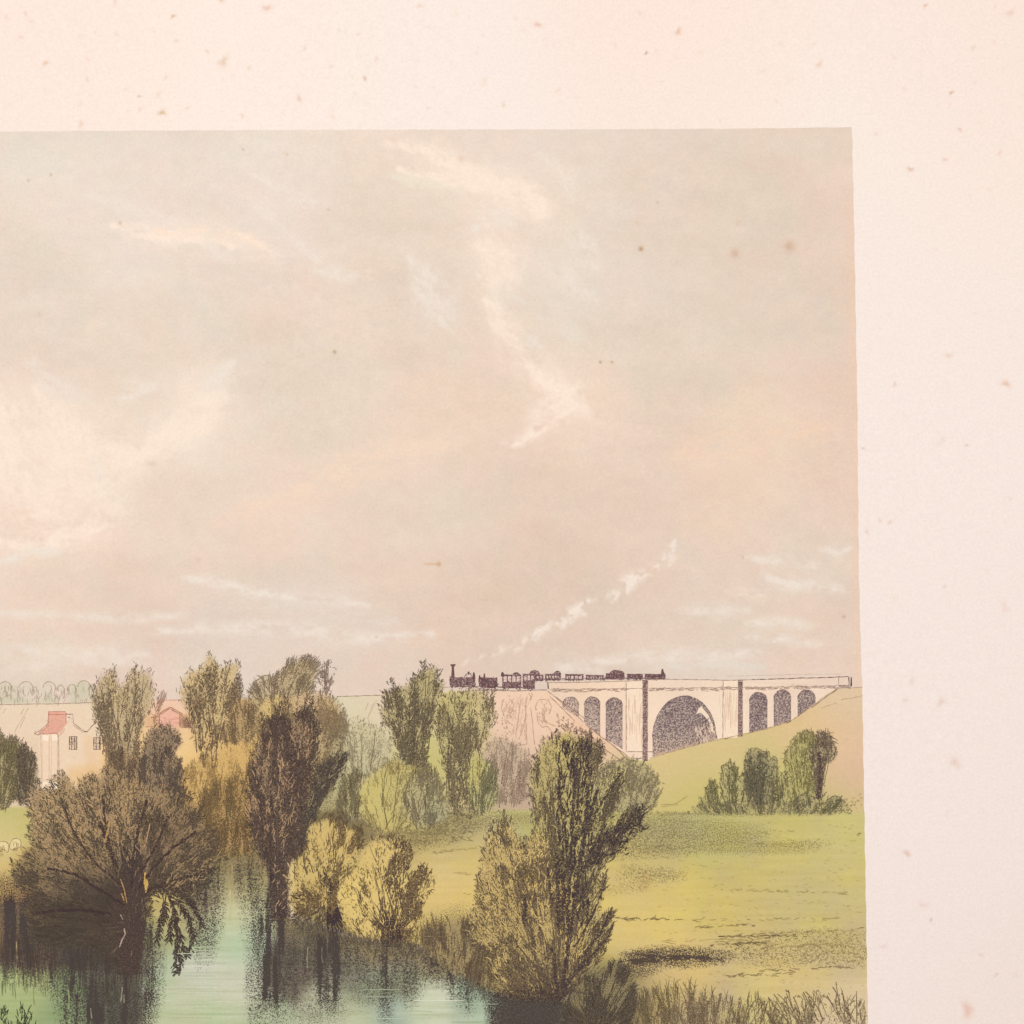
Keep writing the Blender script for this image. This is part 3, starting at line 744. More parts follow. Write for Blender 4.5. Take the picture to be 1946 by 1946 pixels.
def arch_poly(x0, x1, top, bl, br_, spring=None, n=16):
    r = (x1 - x0) / 2; h = spring if spring else r
    t = np.linspace(math.pi, 2 * math.pi, n)
    a = [(x0 + r + r * math.cos(q), top + h + h * math.sin(q)) for q in t]
    side = [(x1, top + h + (br_ - top - h) * k) for k in (.33, .66)] if br_ > top + h + 8 else []
    bot = [(x1 + (x0 - x1) * k, br_ + (bl - br_) * k) for k in (0, .25, .5, .75, 1)]
    left = [(x0, top + h + (bl - top - h) * k) for k in (.66, .33)] if bl > top + h + 8 else []
    return a + side + bot + left
for x0, x1, top, bl, br_, t0, t1, wc in ((1069,1100,1324,1345,1364,.48,.36,(222,192,170)),(1110,1140.5,1324,1372,1400,.70,.36,(214,186,166)),(1151,1183,1325.5,1404,1424,.80,.46,(212,184,166)),
        (1424,1458.5,1315.5,1393,1386,.82,.62,(206,180,164)),(1470.5,1503.5,1311,1381,1371,.76,.58,(210,184,166)),(1516,1550,1311,1363,1336,.76,.62,(210,184,166))):
    a = part("arch", None, via, cells=False)
    pl = arch_poly(x0, x1, top, bl, br_)
    def tone(x, y, top=top, bl=bl, t0=t0, t1=t1, xm=(x0 + x1) / 2, hw=(x1 - x0) / 2):
        v = (y - top) / (bl - top)
        return t0 + (t1 - t0) * min(1, max(0, v)) + .06 * (abs(x - xm) / hw - .5)
    rings(a, pl, wc, tone, AINK, n=7)
    def d(a=a, pl=pl):
        line(a, pl[0:16], 1.7, .75, (96,72,74))
    later(d)
big = part("arch", "wide dark central arch with a sunlit gap at its right side", via, cells=False)
t = np.linspace(math.pi, 1.5 * math.pi, 12); t2 = np.linspace(1.5 * math.pi, 1.97 * math.pi, 14)
bp = [(1301 + 61 * np.cos(q), 1402 + 80 * np.sin(q)) for q in t] + [(1301 + 60 * np.cos(q), 1400 + 78 * np.sin(q)) for q in t2] + [(1364,1404),(1345,1409),(1320,1417),(1290,1425),(1262,1432),(1240,1438),(1240,1420)]
def tone(x, y):
    v = (y - 1322) / 112
    return .82 - .36 * max(0, v) ** 1.2 - .10 * max(0, (1262 - x) / 24) - .25 * max(0, (x - 1338) / 28)
rings(big, bp, lambda x, y: (206 + max(0, y - 1380) * .3, 182 + max(0, y - 1380) * .2, 166), tone, (112, 93, 95), n=12)
gap = part("opening", "sunlit gap seen through the wide arch", via, cells=False)
flat(gap, [(1323,1357),(1328,1346),(1334,1341),(1340,1348),(1347,1358),(1352,1368),(1357,1382),(1359,1394),(1352,1390),(1348,1372),(1340,1362),(1330,1356)], (246,222,196), z=Z_FLAT + 6e-6)
def d():
    for q in ([(1332,1341),(1345,1356),(1355,1376),(1362,1402)],[(1323,1358),(1331,1354),(1338,1362),(1342,1376),(1340,1392)],[(1348,1364),(1340,1372),(1347,1380)],[(1352,1370),(1345,1385),(1350,1398)],[(1356,1372),(1356,1390)],[(1328,1370),(1330,1400)],[(1336,1366),(1334,1400)]):
        line(big, q, 1.6, .85, (92,68,68), z0=Z_INK + 10e-6)
    n = 60; x = rng.uniform(1312, 1346, n); y = rng.uniform(1366, 1404, n)
    strokes(big, curl(x, y, math.pi / 2 + rng.normal(0, .3, n), rng.uniform(6, 16, n), rng.normal(0, .6, n)), 1.4, rng.uniform(.5, .9, n), (96,72,72), cull=False)
    n = 40; x = rng.uniform(1322, 1352, n); y = rng.uniform(1372, 1405, n)
    strokes(big, curl(x, y, math.pi / 2 + rng.normal(0, .3, n), rng.uniform(6, 14, n), rng.normal(0, .6, n)), 1.7, 0.05, (96,72,72), wash=(232,204,180), cull=False, z0=Z_INK + 30e-6)
    line(big, bp[:25], 1.5, .7, (96,72,74))
later(d)
par = part("parapet", "long plain parapet with a cornice line", via, cells=False)
flat(par, [(1042,1298),(1190,1294.5),(1265,1291.5),(1350,1292.5),(1376,1293.5),(1450,1291.5),(1540,1288.5),(1613,1286.5),(1613,1303),(1540,1305),(1450,1306),(1350,1307.5),(1190,1308.5),(1042,1309.5)], z=Z_FLAT - 4e-6)
pil = []
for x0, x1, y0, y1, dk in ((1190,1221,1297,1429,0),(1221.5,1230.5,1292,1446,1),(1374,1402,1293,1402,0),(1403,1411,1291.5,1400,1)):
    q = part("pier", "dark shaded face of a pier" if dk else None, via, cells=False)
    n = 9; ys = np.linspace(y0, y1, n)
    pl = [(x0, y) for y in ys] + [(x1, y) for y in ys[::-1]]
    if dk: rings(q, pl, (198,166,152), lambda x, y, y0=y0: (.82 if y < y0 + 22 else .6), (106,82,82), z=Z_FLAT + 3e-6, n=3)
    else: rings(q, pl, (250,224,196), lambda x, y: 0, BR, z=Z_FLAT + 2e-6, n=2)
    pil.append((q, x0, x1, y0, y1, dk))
def d():
    L = (122, 92, 82)
    line(par, [(1041,1297),(1110,1296.5),(1190,1294),(1265,1290.5),(1350,1292),(1376,1293),(1430,1291.5)], 1.5, .62, L)
    line(par, [(1430,1291.5),(1520,1289),(1560,1288),(1612,1286)], 1.9, .85, (96,70,66))
    line(par, [(1044,1310),(1190,1308.5),(1350,1307),(1450,1306),(1540,1305),(1612,1302.5)], 1.3, .6, L)
    for x0, x1, dens in ((1046,1190,70),(1230,1400,90),(1412,1612,130)):
        x = rng.uniform(x0, x1, dens); y = np.interp(x, [1046,1190,1350,1612], [1310,1309,1307.5,1303.5]) + rng.uniform(-1, 4.5, dens)
        strokes(par, curl(x, y, rng.normal(0, .15, dens), rng.uniform(4, 12, dens), 0), 1.4, rng.uniform(.35, .7, dens), L, cull=False)
    line(par, [(1041,1297),(1042,1309)], 2.6, .9, (90,64,62)); line(par, [(1037,1296),(1041,1297)], 1.5, .7, L)
    line(par, [(1613,1286),(1614,1303)], 2.2, .95, (80,58,56)); line(par, [(1594,1302.5),(1613,1303.5)], 2.4, .95, (80,58,56)); line(par, [(1594,1289),(1594,1302)], 1.2, .7, L)
    line(par, [(1041,1293),(1160,1291),(1265,1287.5)], 1.0, .28, L); line(par, [(1380,1285),(1500,1282),(1600,1281)], 1.0, .2, L)
    post = part("post", None, via, cells=False)
    flat(post, [(1617,1287),(1619,1287),(1619.6,1304.5),(1616.2,1304.5)], (120,90,80), .9, (80,58,56), z=Z_FLAT + 4e-6)
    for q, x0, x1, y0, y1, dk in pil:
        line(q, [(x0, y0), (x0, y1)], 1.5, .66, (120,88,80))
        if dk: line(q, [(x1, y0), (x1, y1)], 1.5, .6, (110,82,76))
        else:
            n = 26; x = rng.uniform(x0 + 1, x1 - 1, n); y = rng.uniform(y0 + 14, y1 - 40, n)
            strokes(q, curl(x, y, math.pi / 2, rng.uniform(14, 44, n), 0), 1.1, rng.uniform(.2, .42, n), (196,150,124), cull=False)
    line(via, [(1192,1428),(1220,1428.5),(1240,1428.5)], 1.5, .75, L)
    line(via, [(1204,1440),(1211,1443),(1220,1440)], 1.6, .8, BR); line(via, [(1228,1438),(1222,1452),(1217,1458)], 2.4, .9, BR)
    n = 90; x = rng.uniform(1150, 1545, n); y = rng.uniform(1313, 1350, n)
    ok = ~((x > 1235) & (x < 1365)); x, y = x[ok], y[ok]; n = len(x)
    strokes(via, curl(x, y, math.pi / 2, rng.uniform(10, 30, n), 0), 1.0, .22, (200,156,128), z0=18e-6, zr=4e-6)
    # sloping abutment and hill outline
    for q in ([(1041,1313),(1052,1322),(1090,1354),(1109,1372)],[(1056,1324),(1093,1352),(1112,1366)],[(1044,1322),(1062,1340),(1092,1370)],[(1112,1376),(1140,1398),(1170,1420),(1192,1436)],[(1150,1404),(1178,1428),(1188,1440)],[(1128,1410),(1170,1438),(1180,1446)],[(1158,1446),(1176,1446),(1192,1436)]): line(bank, q, 1.6, .75, (130,94,82))
    hl = [(1235,1441),(1260,1433),(1350,1408.5),(1420,1394),(1478,1379),(1506,1369),(1543,1343),(1566,1324),(1590,1310)]
    line(hside, hl, 1.5, .55, (150,116,84)); line(hside, [(1543,1345),(1568,1326),(1592,1310)], 2.0, .7, (120,92,74)); line(hside, [(1592,1308),(1616,1307),(1640,1306)], 1.2, .6, L)
    line(hside, [(1494,1374),(1503,1370)], 3, .9, (88,70,60)); line(hside, [(1376,1404),(1386,1402)], 2.2, .8, (110,92,62)); line(hside, [(1598,1330),(1620,1327),(1640,1322)], 1.3, .5, (160,124,96)); line(hside, [(1560,1346),(1590,1336)], 1.2, .4, (160,124,96))
    n = 90; x = rng.uniform(1240, 1360, n); y = np.interp(x, [1240,1350,1360], [1440,1409,1406]) - rng.uniform(0, 4, n)
    strokes(via, curl(x, y, -math.pi / 2 + rng.normal(0, .3, n), rng.uniform(2, 6, n), 0), 1.2, .5, (170,128,96))
    line(hside, [(1255,1530),(1285,1527),(1306,1513)], 1.8, .55, (150,122,74)); line(hside, [(1258,1533),(1290,1529)], 1.4, .5, (150,122,74))
    n = 70; x = rng.uniform(1560, 1640, n); y = np.interp(x, [1560,1640], [1548,1512]) + rng.uniform(-4, 18, n)
    strokes(hside, curl(x, y, rng.normal(-.5, .5, n), rng.uniform(3, 7, n), 0), 1.4, rng.uniform(.4, .7, n), (126,112,70))
later(d)

# --- the train
TI = (104, 76, 78); TW = (206, 170, 158)
def vehicle(name, label):
    return part(name, label, None, cells=False)
eng = vehicle("printed_locomotive", "small dark steam locomotive with a tall flared chimney")
def d():
    z = Z_FLAT + 8e-6
    flat(eng, [(854,1290),(856,1285),(863,1285),(868,1289),(884,1287),(888,1284),(896,1284),(899,1287),(903,1288),(903,1306),(857,1306)], (200,166,154), .70, TI, z)
    ch = part("chimney", None, eng, cells=False)
    flat(ch, [(857.5,1286),(858.6,1268),(856,1263.5),(865.5,1263.2),(862.6,1268),(864,1286)], (150,112,112), .80, (96,66,72), z + 3e-6)
    line(ch, [(856,1263.4),(865.8,1263.2)], 2.6, 1, TI)
    dome = part("dome", None, eng, cells=False)
    flat(dome, [(883,1287),(885,1281),(890,1278.5),(895,1281),(898,1287)], (240,214,196), .25, TI, z + 3e-6)
    line(dome, [(883,1286),(886,1280.5),(891,1278),(896,1281)], 1.7, .95, TI)
    strokes(dome, curl([890.5], [1281], -math.pi / 2, 5, 0), 4, 1, TI, cull=False)
    for x, r in ((866,6),(882,6),(896,8)):
        wh = part("wheel", None, eng, cells=False)
        t = np.linspace(0, 2 * math.pi, 15)
        line(wh, np.stack([x + r * np.cos(t), 1300 + r * np.sin(t)], 1), 1.8, .95, TI)
        for q in (.4, 1.5, 2.6): line(wh, [(x - r * math.cos(q), 1300 - r * math.sin(q)), (x + r * math.cos(q), 1300 + r * math.sin(q))], 1.0, .8, TI)
    line(eng, [(857,1286),(854,1293),(855,1302),(860,1308)], 2.4, 1, TI); line(eng, [(866,1288),(884,1287)], 1.8, .9, TI); line(eng, [(864,1297),(880,1299),(900,1295)], 2, .95, TI)
    driver = part("printed_figure", None, eng, cells=False)
    flat(driver, [(897.5,1296),(898,1284),(899,1278),(901,1277),(902.5,1280),(903.5,1287),(903,1297)], (150,112,112), .92, TI, z + 5e-6)
    n = 40; strokes(eng, curl(rng.uniform(856, 900, n), rng.uniform(1288, 1304, n), rng.uniform(0, 6.3, n), rng.uniform(3, 7, n), rng.normal(0, 1.5, n)), 1.5, .9, TI, cull=False)
later(d)
ten = vehicle("printed_tender", "dark tender carrying two crewmen behind the locomotive")
def d():
    z = Z_FLAT + 8e-6
    flat(ten, [(909,1289),(914,1287),(940,1288),(945,1287),(946,1304),(940,1308),(914,1307),(910,1303)], (180,140,136), .86, TI, z)
    for x, y in ((911.5,1283),(920.5,1280)):
        f = part("printed_figure", None, ten, cells=False)
        flat(f, [(x-2.2,1291),(x-1.6,y+3),(x-1,y),(x+1,y),(x+1.6,y+3),(x+2.4,1291)], (150,112,112), .93, TI, z + 3e-6)
    n = 30; strokes(ten, curl(rng.uniform(910, 944, n), rng.uniform(1289, 1306, n), rng.uniform(0, 6.3, n), rng.uniform(3, 7, n), rng.normal(0, 1.5, n)), 1.5, .95, TI, cull=False)
    line(ten, [(904,1306),(912,1309),(930,1310),(958,1311)], 1.6, .8, TI)
later(d)
def coach(name, label, x0, x1, ytop, ybot, yb, nwin, roof=None, lug=None, wheels=(), man=None, dark=.8):
    c = vehicle(name, label)
    def d():
        z = Z_FLAT + 8e-6
        flat(c, [(x0, ytop + 2), (x0 + 3, ytop), (x1 - 2, ytop + .5), (x1, ytop + 3), (x1 - .5, ybot), (x0 + .5, ybot)], (196,158,150), dark, TI, z)
        wd = (x1 - x0 - 4) / max(1, nwin)
        for k in range(nwin):
            q = part("window", None, c, cells=False)
            a = x0 + 3 + k * wd
            flat(q, [(a, ytop + 4), (a + 1, ytop + 2.8), (a + wd - 3, ytop + 2.8), (a + wd - 2.2, ytop + 4), (a + wd - 2.2, yb), (a, yb)], (232,204,190), .12, TI, z + 3e-6)
        line(c, [(x0, ytop), (x1, ytop + .5)], 1.9, .9, TI, z0=Z_INK + 20e-6); line(c, [(x0, yb + 1), (x1, yb + 1)], 1.4, .9, TI, z0=Z_INK + 20e-6)
        if lug:
            g = part("luggage", None, c, cells=False)
            a, b, h = lug
            t = np.linspace(math.pi, 2 * math.pi, 9)
            flat(g, [(a + (b - a) / 2 + (b - a) / 2 * math.cos(q), ytop + h * math.sin(q)) for q in t], (206,170,160), .72, TI, z + 2e-6)
            line(g, [(a + (b - a) / 2 + (b - a) / 2 * math.cos(q), ytop + h * math.sin(q)) for q in t], 1.8, .95, TI)
            n = 8; strokes(g, curl(rng.uniform(a + 3, b - 3, n), ytop - rng.uniform(0, h * .7, n), math.pi / 2, 4, 0), 1.2, .9, TI, cull=False)
        for x in wheels:
            wl = part("wheel", None, c, cells=False)
            t = np.linspace(0, 2 * math.pi, 12)
            line(wl, np.stack([x + 3.6 * np.cos(t), ybot + 1 + 3.6 * np.sin(t)], 1), 2.2, 1, TI)
        line(c, [(x0 - 7, ybot - 2.5), (x0 + 1, ybot - 2.5)], 2, .85, TI)
        if man:
            f = part("printed_figure", None, c, cells=False)
            x, h = man
            flat(f, [(x - 3.5, ytop + 3), (x - 2.5, ytop - h * .5), (x - 1.5, ytop - h), (x + 1, ytop - h), (x + 2.2, ytop - h * .5), (x + 4.5, ytop), (x + 5, ytop + 3)], (150,112,112), .95, TI, z + 4e-6)
        n = 24; strokes(c, curl(rng.uniform(x0 + 2, x1 - 2, n), rng.uniform(yb, ybot - 1, n), rng.uniform(0, 6.3, n), rng.uniform(3, 6, n), rng.normal(0, 1.5, n)), 1.4, .9, TI, cull=False)
    later(d)
coach("printed_carriage", "first and largest carriage, its wheels standing on the embankment", 954, 991, 1282, 1308, 1296, 4, wheels=(963,985), man=(955,5), lug=(974,988,4))
coach("printed_carriage", "second carriage with a rounded load on its roof, half behind the parapet", 993, 1017, 1281, 1309, 1293, 3, wheels=(1008,), lug=(1006,1026,7))
coach("printed_carriage", "narrow dark carriage end just left of the parapet end", 1017, 1033, 1282, 1294, 1290, 2, dark=.9)
coach("printed_carriage", "carriage with two bundles on its roof just above the parapet end", 1035.5, 1066, 1281, 1293, 1289, 5, lug=(1052,1066,6))
coach("printed_carriage", "open sided carriage with pale window gaps", 1074, 1109, 1281.5, 1292.5, 1290, 4)
coach("printed_carriage", "low goods truck over the third small arch", 1113, 1148, 1283, 1292, 1289, 6, dark=.7)
coach("printed_carriage", "dark van with a domed load over the wide pale pier", 1151, 1187, 1280, 1291.5, 1287, 0, lug=(1158,1186,6.5), dark=.92)
coach("printed_carriage", "plain dark low truck before the last one", 1191, 1222, 1281, 1291, 1288, 0, dark=.88)
coach("printed_carriage", "last truck of the train with a guard sitting at its rear", 1225, 1265, 1281, 1291, 1288, 0, man=(1259,10), dark=.93)
def d():
    line(ten, [(944,1305),(955,1306)], 2.2, .9, TI); line(ten, [(902,1305),(911,1305)], 2.2, .9, TI)
    line(bank, [(890,1312),(930,1312),(985,1313),(1018,1311),(1040,1311)], 1.6, .75, (130,90,86))
    line(bank, [(840,1306),(858,1306)], 1.2, .5, FAR)
    # faint trees sketched on the bank
    lt = (160,118,96)
    for q in ([(1004,1315),(1010,1325),(1007,1332)],[(1000,1326),(999,1360),(994,1385),(986,1405)],[(1008,1345),(1012,1370),(1014,1400),(1016,1415)],[(998,1340),(1000,1380),(1001,1414)],[(990,1330),(984,1372),(980,1395)],[(984,1418),(992,1416),(1001,1414)],[(994,1376),(988,1392)],[(1010,1316),(1012,1322),(1006,1330)],
              [(1018,1350),(1018,1338),(1024,1330),(1034,1328),(1042,1332),(1048,1342),(1046,1352),(1042,1358)],[(1020,1358),(1022,1372),(1030,1382),(1040,1380)],[(1030,1345),(1036,1355),(1034,1370),(1040,1376)],[(1040,1380),(1050,1392),(1050,1400)],[(1036,1370),(1046,1376),(1056,1380)],[(955,1330),(953,1348),(958,1358)],[(968,1328),(976,1336),(975,1350),(968,1358)]):
        line(bank, q, 1.5, .62, lt)
    n = 60; x = rng.normal(968, 6, n); y = rng.normal(1345, 9, n)
    strokes(bank, curl(x, y, math.pi / 2 + rng.normal(0, .4, n), rng.uniform(4, 9, n), rng.normal(0, 1, n)), 1.4, .32, lt)
    n = 40; x = rng.normal(1032, 6, n); y = rng.normal(1355, 12, n)
    strokes(bank, curl(x, y, math.pi / 2 + rng.normal(0, .4, n), rng.uniform(4, 8, n), rng.normal(0, 1, n)), 1.4, .42, lt)
    n = 70; x = rng.uniform(975, 1005, n); y = rng.uniform(1318, 1400, n)
    strokes(bank, curl(x, y, math.pi / 2 + rng.normal(.15, .3, n), rng.uniform(5, 12, n), rng.normal(0, .6, n)), 1.1, .26, lt)
    n = 45; x = rng.uniform(940, 975, n); y = rng.uniform(1350, 1410, n)
    strokes(bank, curl(x, y, rng.normal(.6, .4, n), rng.uniform(2, 4, n), 0), 2.0, .6, lt)
    n = 110; x = rng.uniform(1060, 1150, n); y = np.interp(x, [1060,1110,1150], [1352,1385,1420]) + rng.uniform(6, 30, n)
    strokes(bank, curl(x, y, rng.uniform(-2.6, .2, n), rng.uniform(4, 10, n), rng.normal(0, 1.8, n)), 1.5, rng.uniform(.5, .85, n), (126,98,82))
later(d)

# --- houses
house = part("printed_house", "cream gabled house with a pink tiled porch roof")
hw_ = [(94,1352),(131,1352),(131,1358),(139,1358),(140,1374),(161,1390),(166,1391),(182,1372),(192,1378),(192,1500),(76,1500),(78,1394)]
claim(house, hw_); paint(hw_, (240,212,182), 1.5, .95)
paint([(78,1396),(112,1394),(112,1500),(78,1500)], (244,214,184), 2, .8)
paint([(160,1400),(190,1400),(190,1500),(165,1500)], (238,200,160), 6, .7); paint([(130,1460),(192,1450),(192,1500),(125,1500)], (236,194,138), 7, .75)
rf = part("roof", "pink tiled porch roof", house, cells=False); ct = part("chimney", None, house, cells=False)
col_ = [part("pilaster", None, house, cells=False) for _ in range(2)]
wn = [part("window", None, house, cells=False) for _ in range(2)]
def d():
    H = (130, 92, 78); R = (190, 92, 78)
    flat(rf, [(93,1352.5),(125,1353),(129,1373),(121,1383),(111,1394),(95,1395),(76,1393),(86,1384),(92,1375)], (238,174,150), .0)
    for k in range(9):
        y = 1360 + k * 4; x0 = np.interp(y, [1360,1375,1394], [95,92,76]); x1 = np.interp(y, [1360,1373,1394], [126,127,110])
        line(rf, [(x0 + 2, y), (x1 - 2, y - 1)], 1.1, .3, R)
    n = 50; strokes(rf, curl(rng.uniform(90, 124, n), rng.uniform(1362, 1392, n), 2.2 + rng.normal(0, .2, n), rng.uniform(4, 9, n), 0), 1.1, .3, R, cull=False)
    for q in ([(93,1352),(125,1352)],[(93,1357.5),(123,1357.5)],[(93,1352),(92,1374)],[(92,1374),(80,1386),(66,1395)],[(95,1376),(82,1388),(74,1394)],[(68,1389),(66,1396),(76,1396)],[(126,1354),(126,1374)],[(74,1394),(90,1395),(108,1392),(112,1400)]): line(rf, q, 1.6, .75, (160,90,80))
    flat(ct, [(126,1356.5),(139,1356.5),(139.5,1374),(127,1374)], (244,216,190), .05); line(ct, [(126,1357),(139,1357)], 1.8, .8, H); line(ct, [(139,1358),(140,1374)], 1.3, .5, H); line(ct, [(132,1362),(132,1364)], 2.5, .9, H)
    line(house, [(140,1374),(161,1390)], 1.7, .8, H); line(house, [(139,1377),(159,1392)], 1.2, .6, H); line(house, [(161,1390),(167,1390)], 2.6, .95, (86,62,56)); line(house, [(167,1389),(182,1373)], 1.7, .8, H)
    line(house, [(112,1396),(113,1480)], 1.2, .5, H); line(house, [(78,1396),(80,1490)], 1.0, .35, H)
    for c, (a, b) in zip(col_, ((81,94),(98,110))):
        flat(c, [(a,1396),(b,1396),(b,1498),(a,1498)], (252,230,204), 0, z=Z_FLAT + 2e-6); line(c, [(b,1397),(b,1492)], 1.3, .38, (190,140,112)); line(c, [(a,1397),(a,1492)], 1.0, .25, (190,140,112))
    for q, (a, b, y0, y1) in zip(wn, ((131.5,147.5,1399,1424),(178,192,1401,1424))):
        flat(q, [(a,y0),(b,y0),(b,y1),(a,y1)], (236,206,176), .12, BR, z=Z_FLAT + 2e-6)
        for x in (a + 1, a + 5.2, a + 11, b - 1): line(q, [(x, y0), (x, y1)], 2.0, .85, (92,70,56))
        for y in (y0 + .5, (y0 + y1) / 2, y1): line(q, [(a, y), (b, y)], 1.3, .7, (92,70,56))
    line(house, [(131,1438),(147,1438)], 3, .0, BR)
later(d)
barn = part("printed_barn", "low pink gabled farm building between the two fan shaped trees")
bb = [(277,1362),(304,1358),(304,1355),(323,1343),(345,1356),(372,1360),(372,1382),(277,1382)]
claim(barn, bb); paint(bb, (226,178,136), 1.5, .9); paint([(304,1356),(323,1344),(342,1358),(342,1382),(304,1382)], (242,184,160), 1.5, 1); paint([(343,1362),(372,1362),(372,1382),(343,1382)], (168,128,100), 1.5, .8)
br_ = part("roof", None, barn, cells=False)
def d():
    for q in ([(303,1356),(323,1343),(347,1357)],[(306,1357),(323,1346)],[(326,1348),(347,1360)],[(342,1360),(342,1382),(372,1382)],[(303,1357),(303,1380)],[(287,1363),(301,1362)],[(277,1381),(303,1381)]): line(br_, q, 1.6, .8, (126,82,70))
    n = 40; strokes(barn, curl(rng.uniform(344, 370, n), rng.uniform(1362, 1380, n), .4, rng.uniform(4, 9, n), 0), 1.4, .7, (110,78,66), cull=True)
    n = 20; strokes(barn, curl(rng.uniform(306, 340, n), rng.uniform(1360, 1380, n), 0, 8, 0), 1.0, .25, (200,110,96), cull=True)
later(d)

# --- animals in the small field
for lab, x, y, pl in (("pale grazing animal cut by the left edge of the frame", 8, 1600, [(-12,1606),(-6,1600),(8,1598),(16,1601),(17,1612),(15,1622),(12,1622),(11,1614),(2,1614),(0,1624),(-3,1624),(-4,1614),(-11,1614)]),
                      ("pale animal lying with its back rounded beside the willow", 30, 1600, [(18,1612),(20,1600),(26,1593),(34,1592),(40,1596),(41,1606),(38,1611),(32,1612),(28,1614),(20,1616)])):
    an = part("printed_animal", lab)
    claim(an, smooth(pl, 1)); paint(smooth(pl, 1), (240,218,164), 1.5, .8)
    def d(an=an, pl=pl):
        line(an, np.concatenate([smooth(pl, 1), smooth(pl, 1)[:1]]), 1.6, .75, (136,104,66)); n = 14; c = np.mean(pl, 0)
        strokes(an, curl(rng.normal(c[0], 6, n), rng.normal(c[1], 4, n), rng.uniform(1, 2, n), rng.uniform(4, 8, n), rng.normal(0, 1, n)), 1.5, .65, (136,104,66))
    later(d)
# --- trees and bushes, back to front
def lerp(a, b, x0, x1): return lambda gx, gy: a + (b - a) * np.clip((gx - x0) / (x1 - x0), 0, 1)
def lerpy(a, b, y0, y1): return lambda gx, gy: a + (b - a) * np.clip((gy - y0) / (y1 - y0), 0, 1)
def tree(name, label, trunk="trunk"):
    p = part(name, label); b = part(trunk, None, p, cells=False)
    return p, b

# thin pink tree behind the barn
p, b = tree("printed_tree", "thin pinkish far tree just left of the barn roof", "branches")
lobe(p, [(292,1375),(298,1340),(304,1318),(310,1312),(318,1322),(314,1340),(304,1352),(296,1378)], (284,1390), None, 0, 30, 8, 1.2, 16, (176,122,104), br=b, bw=1.4, edge=.5, dtone=(.4,.7))
# windswept drooping tree at the top
p, b = tree("printed_tree", "windswept tree with drooping feathery top behind the round bush")
lobe(p, [(471,1400),(472,1330),(478,1305),(490,1287),(508,1283),(518,1290),(530,1276),(548,1265),(562,1253),(580,1247),(598,1250),(606,1262),(604,1290),(596,1320),(560,1340),(500,1345),(490,1400)], [(520,1400)], (198,172,124), .30, 420, 9, 1.4, 26, (104,84,66), hook=1.6,
     dark=lambda x, y: .6 + .8 * np.exp(-((x - 560) / 32) ** 2), br=b, bw=1.3, dtone=(.45,.85), up=-20, tint=[(505,1300,16,(226,200,170),.6)])
def d(p=p):
    for q in ([(472,1335),(476,1310),(486,1294),(500,1284),(512,1284)],[(518,1300),(524,1284),(540,1268),(552,1262)],[(545,1275),(560,1255),(580,1247),(596,1250)],[(575,1260),(592,1256),(608,1264)],[(470,1370),(472,1340)]): line(p, q, 1.6, .75, (104,80,64))
    for k in range(26):
        x = rng.uniform(490, 600); y = np.interp(x, [490,520,580,600], [1296,1286,1258,1262])
        strokes(p, curl([x], [y + rng.uniform(0, 16)], rng.uniform(-.9, -.2), rng.uniform(12, 24), rng.uniform(1.2, 2.4), K=8), 1.3, rng.uniform(.45, .8), (112,88,70))
later(d)
p, b = tree("printed_tree", "slim tree with flat tufted top beside the windswept tree", "branches")
lobe(p, [(606,1300),(604,1280),(612,1266),(622,1260),(634,1262),(641,1274),(636,1286),(630,1300),(626,1318),(614,1318)], (619,1330), None, 0, 70, 7, 1.5, 8, (120,92,78), br=b, bw=1.4, hook=2.4, spread=.8, edge=1.0, dtone=(.5,.9))
# round pale bush
p, b = tree("printed_bush", "tall rounded tan bush turning grey green on its right side")
lobe(p, [(474,1420),(484,1350),(498,1330),(540,1322),(580,1318),(610,1314),(632,1318),(644,1328),(652,1350),(660,1380),(658,1420),(648,1450),(634,1480),(620,1530),(560,1540),(480,1540)], [(530,1640),(570,1640),(600,1640)], (210,174,116), .34, 900, 9, 1.4, 24, (120,92,68), br=b, bw=1.3,
     dark=lambda x, y: .45 + .9 * np.clip((x - 570) / 80, 0, 1) * np.clip((y - 1330) / 60, 0, 1), dtone=(.4,.8), tint=[(520,1345,30,(226,192,118),.8),(585,1330,22,(218,180,140),.7),(640,1400,26,(176,168,124),.9),(600,1400,24,(200,164,122),.6),(645,1460,24,(166,156,110),.8),(490,1420,26,(228,190,112),.8)])
# fan tree by the house
p, b = tree("printed_tree", "fan shaped olive tree rising beside the cream house")
F1 = [(222,1480),(208,1440),(196,1410),(184,1370),(178,1350),(171,1332),(176,1318),(181,1305),(186,1290),(196,1280),(206,1270),(216,1270),(221,1288),(226,1312),(234,1300),(241,1288),(246,1272),(256,1266),(266,1274),(276,1274),(285,1274),(288,1290),(295,1306),(293,1330),(285,1352),(272,1375),(264,1400),(262,1440),(262,1480)]
lobe(p, F1, [(212,1620),(236,1640),(262,1620)], (204,178,132), .20, 60, 8, 1.4, 46, (98,76,62), br=b, bw=1.8, dark=lambda x, y: .45 + .9 * np.clip((y - 1330) / 80, 0, 1), dtone=(.5,.9), hook=1.8, tint=[(225,1330,18,(206,180,124),.5),(215,1440,22,(198,158,112),.5)], light=36, lw=1.9, tufts=(30,62,8))
